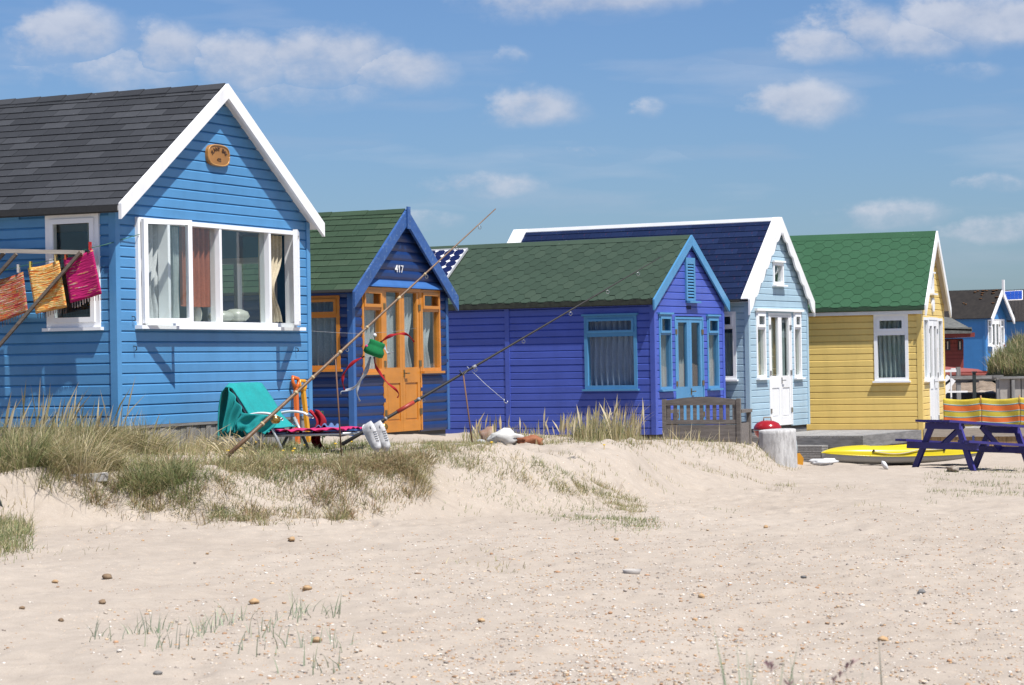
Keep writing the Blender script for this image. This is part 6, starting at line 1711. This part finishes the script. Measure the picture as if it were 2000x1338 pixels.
# the ridge that runs down to the right
L7 = [(830, 868), (950, 868), (1060, 905), (1180, 950), (1260, 985), (1240, 1005), (1120, 970), (1000, 940), (860, 910)]
T3.tussock(scatter(70, [(830, 872), (950, 872), (1060, 905), (1180, 950), (1240, 980), (1120, 965), (1000, 935), (860, 905)], 19.5, 26, None, 53, 5), 70, .10, .04, .11, .005, ['mix', 'green', 'straw', 'olive'], 53, 1.2, (.2, -.1))
T3.add(scatter(9000, L7, 19.5, 26, clump(.0, .5, 1.9, 26), 18, 10), .025, .09, (.15, -.1), .8, .005, 'mix', 18)
T3.add(scatter(1000, [(880, 900), (1080, 930), (1280, 1000), (1280, 1040), (1080, 1010), (900, 960)], 16, 25, clump(.35, .7, 1.6, 27), 19), .03, .08, (.15, -.1), .8, .005, 'green', 19)
T3.build('dune_grass', 'straggling brown and green grass on the dune face')
# along the purple hut and bench
T4 = Blades()
T4.tussock([ground_px(1165, 862, 27, 36), ground_px(1195, 860, 27, 36), ground_px(1140, 863, 27, 36), ground_px(1215, 862, 27, 36)], 170, .16, .25, .62, .0075, ['olive', 'green', 'mix', 'straw'], 60, .55, (.02, 0), .4)
T4.add(scatter(350, [(1110, 852), (1250, 852), (1250, 872), (1110, 875)], 27, 36.5, clump(.1, .6, 2.2, 40), 20), .16, .52, (.03, 0), .34, .007, 'olive', 20, .3)
T4.add(scatter(70, [(1090, 852), (1260, 852), (1260, 872), (1090, 875)], 28, 36.5, None, 21), .35, .66, (.05, 0), .2, .020, 'straw', 21, .2, True)
T4.add(scatter(500, [(900, 850), (1040, 848), (1060, 865), (900, 872)], 26, 34, None, 22), .10, .30, (.05, 0), .35, .008, 'mix', 22)
T4.add(scatter(36, [(920, 850), (1110, 850), (1110, 866), (920, 870)], 28, 36, None, 23), .22, .48, (.0, 0), .3, .020, 'straw', 23, .2, True)
T4.add(scatter(3000, [(1040, 853), (1300, 853), (1500, 862), (1560, 900), (1500, 905), (1300, 880), (1040, 880)], 25, 35.5, clump(.1, .5, 1.5, 28), 24), .03, .13, (.05, -.05), .5, .007, 'mix', 24)
T4.add(scatter(60, [(1290, 855), (1480, 860), (1480, 880), (1290, 875)], 27, 35, None, 25), .15, .38, (.05, 0), .4, .010, 'straw', 25, .3)
T4.add(scatter(700, [(1000, 885), (1560, 900), (1560, 960), (1200, 960), (1050, 930)], 18, 34, clump(.55, .7, 1.3, 29), 26), .03, .10, (.05, -.1), .6, .006, 'mix', 26)
T4.add(scatter(900, [(1800, 905), (2020, 905), (2020, 990), (1800, 985)], 20, 40, clump(.55, .72, 1.0, 30), 27), .03, .09, (.05, -.1), .6, .006, 'green', 27)
T4.build('shore_grass', 'thin grass with pale seed heads below the purple hut')
# sparse blue-green sedge in the foreground sand
T5 = Blades()
g_ = np.random.default_rng(31)
def tufts(pts, nb, h0, h1, seed, pal='blue', rad=.05, spread=.5, w=.007):
    for i, (px, py) in enumerate(pts):
        c = ground_px(px, py); q = np.random.default_rng(seed + i); n = int(nb * q.uniform(.5, 1.3)); X = c.x + q.normal(0, rad, n); Y = c.y + q.normal(0, rad * 1.6, n)
        T5.add(np.stack([X, Y, ground(X, Y)], 1), h0, h1, (.12, -.05), spread, w, pal, seed + 50 + i, .3)
tufts([(205, 1250), (285, 1240), (310, 1235), (330, 1265), (375, 1245), (400, 1235), (425, 1225), (470, 1215), (500, 1250), (520, 1235), (575, 1205), (600, 1200), (650, 1205), (490, 1280), (560, 1270), (620, 1310), (640, 1265)], 11, .06, .16, 40, w=.0055)
tufts([(950, 1080), (900, 1100), (1010, 1120), (60, 1075), (110, 1080), (180, 1075), (20, 1100), (1000, 1110), (960, 1110), (190, 1040)], 10, .03, .08, 90, 'mix', .07, .8, .005)
tufts([(1050, 975), (1120, 990), (1180, 1000), (1250, 1030), (1210, 1015), (990, 985), (900, 1000), (1330, 990), (1420, 1000), (1085, 985), (1150, 1015)], 26, .03, .09, 130, 'green', .10, .6, .005)
tufts([(1270, 1025), (1240, 1025), (1030, 960), (880, 950), (960, 930), (1700, 990), (1650, 955), (1880, 975), (1950, 965), (1990, 970), (1820, 945)], 22, .03, .08, 170, 'mix', .12, .6, .005)
T5.build('sand_sedge', 'sparse blue green sedge shoots growing through the beach sand')
# blades close to the camera at the lower right
T6 = Blades()
g_ = np.random.default_rng(77)
for i in range(46):
    px = g_.choice([1450, 1480, 1430, 1560, 1640, 1720, 1400, 1500]) + g_.normal(0, 28); Y = g_.uniform(5.4, 6.6)
    c = at(px, 900, Y); z = gz(c.x, Y); tall = at(px, g_.uniform(1240, 1345), Y).z - z
    T6.add(np.array([[c.x, Y, z]]), tall, tall * 1.02, (g_.normal(.0, .16), 0), .03, g_.uniform(.004, .008), 'blue', 300 + i, .1, False, True)
for px, py, tp in ((1440, 1197, -.12), (1446, 1240, -.04), (1490, 1240, .15), (1486, 1262, .10), (1722, 1228, -.03)):
    c = at(px, 900, 5.9); z = gz(c.x, 5.9); T6.add(np.array([[c.x, 5.9, z]]), (at(px, py, 5.9).z - z), (at(px, py, 5.9).z - z) * 1.02, (tp, 0), .01, .012, 'blue', 400 + px, .1, False, True)
PAL['plum'] = [(.30, .19, .20), (.36, .25, .24)]
for px, py in ((1505, 1290), (1500, 1282), (1640, 1300), (1652, 1288), (1628, 1312), (1540, 1322), (1660, 1280)):
    c = at(px, py + 16, 5.9); T6.add(np.array([[c.x, c.y, c.z]] * 4), .02, .032, (.35, 0), .5, .006, 'plum', 500 + px, .1, True)
T6.build('foreground_grass', 'out of focus grass blades close to the camera, lower right')
# tall grass on the mound at the far right
def mound():
    P = at(2004, 742, 63); o = lump('dune_mound', (P.x, P.y, P.z - .25), (.98, 1.4, .55), plain('dark_mound_soil', (.10, .10, .05), 1), None, None, 4, 0, .12, n=4); tag(o, kind='structure')
    P2 = at(1984, 700, 66); o2 = lump('dune_mound', (P2.x + .2, P2.y, P2.z - .3), (.46, .8, .40), plain('dark_mound_soil', (.10, .10, .05), 1), None, None, 7, 0, .12, n=4); tag(o2, kind='structure')
    T7 = Blades(); q = np.random.default_rng(8)
    for (c, sz, n, sd) in ((o.location, (.98, 1.4, .55), 4600, 1), (o2.location, (.46, .8, .40), 2200, 2)):
        a = q.uniform(0, 2 * pi, n); ph = np.arccos(q.uniform(0, .98, n)); D = np.stack([np.sin(ph) * np.cos(a), np.sin(ph) * np.sin(a), np.cos(ph)], 1); D = D[D[:, 1] < .3]
        Pp = np.array(c) + D * np.array(sz) * .98
        T7.add(Pp[::2], .25, .65, (.0, -.25), .5, .016, 'green', 600 + sd, .45); T7.add(Pp[1::3], .3, .6, (.1, -.2), .5, .016, 'straw', 610 + sd, .45)
    T7.build('tall_marram_grass', 'thick tall grass on the mound behind the pale retaining wall')
mound()
# yellow flowers by the lounger
fm = MB(); q = random.Random(6)
for px, py in ((500, 868), (515, 872), (540, 876), (553, 884), (575, 880), (618, 868), (625, 872), (655, 870), (686, 866), (508, 878), (470, 880), (572, 886), (595, 874), (640, 880), (1323, 840), (960, 868), (1180, 872), (445, 885)):
    P = gp(px, py + 6, 19, 36); r = .016 if P.y < 26 else .028
    hz = r * 2.4; fm.tube([P, P + Vector((0, 0, hz))], .003, 4); fm.lathe([(.002, 0), (r, .006), (r * .8, .014), (.002, .016)], (P.x, P.y, P.z + hz), 7)
tag(fm.build('yellow_wildflowers', plain('yellow_petals', (.85, .55, .02), .6), None), 'tiny yellow wildflowers scattered in the dune turf', 'flowers', kind='stuff')
# a green weed beside the navy hut corner
wd_ = MB(); P = gp(630, 872, 22, 29.5)
for i in range(26):
    z = .06 + .30 * i / 26; a = i * 2.4; r = .05 * (1 - i / 34) + .02; c = Vector((P.x + .02 * sin(i), P.y, P.z + z)); e = c + Vector((r * cos(a), r * sin(a), .025)); s_ = Vector((-sin(a), cos(a), 0)) * .012
    wd_.add([tuple(c), tuple((c + e) / 2 + s_), tuple(e), tuple((c + e) / 2 - s_)], [(0, 1, 2, 3)])
wd_.tube([P, P + Vector((.01, 0, .36))], .006, 5); o = wd_.build('weed', plain('weed_green', (.07, .13, .04), .6), None); tag(o, 'leafy green weed standing by the navy hut corner', 'weed')

# pebbles
def make_pebbles():
    bm = bmesh.new(); bmesh.ops.create_icosphere(bm, subdivisions=1, radius=1); bv = np.array([v.co[:] for v in bm.verts]); bf = np.array([[v.index for v in f.verts] for f in bm.faces]); bm.free()
    g = np.random.default_rng(55); N = 72000
    Y = 8.4 + 26 * g.random(N) ** 1.6; px = g.uniform(-40, 2040, N); X = (px - 1000) / FPX * Y
    dens = np.clip(.08 + 1.15 * np.clip((px - 350) / 900, 0, 1) * np.clip((25 - Y) / 9, .05, 1) + .9 * vnoise(X * 1.3, Y * .7, 61) + .5 * vnoise(X * 4, Y * 2, 62), .04, 1)
    zf = np.interp(X, FX, FZ); dens[Y > zf - .4] *= .12
    k = g.random(N) < dens; X, Y = X[k], Y[k]; N = len(X); Z = ground(X, Y)
    r = np.clip(np.exp(g.normal(-5.58, .46, N)), .0022, .019)
    sc = np.stack([r * g.uniform(.8, 1.5, N), r * g.uniform(.7, 1.2, N), r * g.uniform(.35, .7, N)], 1); a = g.uniform(0, 2 * pi, N)
    v = bv[None] * (1 + g.normal(0, .12, (N, len(bv), 1))) * sc[:, None]
    c, s_ = np.cos(a)[:, None], np.sin(a)[:, None]; x = v[..., 0] * c - v[..., 1] * s_; y = v[..., 0] * s_ + v[..., 1] * c
    co_ = np.stack([x + X[:, None], y + Y[:, None], v[..., 2] + (Z + sc[:, 2] * .35)[:, None]], -1).reshape(-1, 3)
    ix = (bf[None] + (np.arange(N) * len(bv))[:, None, None]).reshape(-1).astype(np.int32)
    pal = np.array([(.46, .27, .12), (.50, .36, .22), (.30, .16, .07), (.62, .58, .52), (.34, .29, .25), (.16, .14, .13), (.55, .45, .33), (.40, .20, .09), (.70, .67, .62), (.44, .38, .31)])
    cl = np.repeat((pal[g.integers(0, len(pal), N)] * .78 + np.array([.42, .34, .27]) * .22) * g.uniform(.75, 1.1, (N, 1)), len(bv), 0)
    me = bpy.data.meshes.new('pebbles'); me.vertices.add(len(co_)); me.vertices.foreach_set('co', co_.ravel()); me.loops.add(len(ix)); me.loops.foreach_set('vertex_index', ix)
    nf = len(ix) // 3; me.polygons.add(nf); me.polygons.foreach_set('loop_start', np.arange(0, 3 * nf, 3, dtype=np.int32)); me.polygons.foreach_set('use_smooth', np.ones(nf, bool)); me.update()
    at_ = me.attributes.new('Col', 'FLOAT_COLOR', 'POINT'); at_.data.foreach_set('color', np.concatenate([cl, np.ones((len(cl), 1))], 1).ravel().astype(np.float32))
    me.materials.append(attr_mat('pebble_stone', .75, 0)); o = bpy.data.objects.new('pebbles', me); C.objects.link(o); tag(o, 'small pebbles and shell grit strewn over the beach sand', 'pebbles', kind='stuff')
make_pebbles()
SM_ = [rockmat('brown_flint', (.22, .13, .07), (.40, .28, .17), 30), rockmat('amber_flint', (.50, .29, .13), (.74, .52, .30), 30), rockmat('grey_flint', (.15, .145, .14), (.34, .33, .32), 30)]
STN = [(210, 1130, 21, 0, 'largest brown flint on the smooth sand at left'), (200, 1180, 17, 0, 'brown flint a little below the largest one at left'), (43, 1188, 14, 0, 'dark flint nearest the left edge of the sand'),
       (119, 1212, 14, 0, 'brown flint left of the blue green sedge shoots'), (108, 1138, 15, 1, 'pale amber flint left of the largest brown flint'), (497, 1178, 22, 1, 'broad amber flint just behind the sedge shoots'),
       (405, 1081, 8, 1, 'tiny red brown flint alone below the dune face'), (570, 1055, 18, 1, 'pale amber flint below the middle of the dune face'), (620, 1254, 22, 1, 'amber flint at the right end of the sedge shoots'),
       (940, 1214, 16, 1, 'rounded tan flint near the middle of the foreground sand'), (308, 1320, 18, 2, 'grey flint at the bottom edge below the sedge'), (1496, 1030, 12, 1, 'pale orange flint on sand in front of the stump'),
       (1204, 1055, 12, 1, 'small reddish flint above the pale plastic tub'), (1725, 1252, 22, 1, 'flat amber flint behind the nearest grass blades'), (600, 1152, 20, 1, 'long pale amber flint right of and behind the sedge'),
       (1800, 1158, 18, 2, 'long grey flint on the shingle at right'), (1370, 1168, 16, 1, 'pale amber flint right of the pale plastic tub'), (1570, 1128, 12, 2, 'small grey flint on the shingle below the kayak')]
for i, (px, py, wpx, k, lb) in enumerate(STN):
    P = gp(px, py + 2); r = wpx / FPX * P.y / 2
    lump('stone', P, (r, r * .8, r * .55), SM_[k], lb, 'stone', i, i * .7, .22, 'flint stones on the beach', n=2, sink=.3)
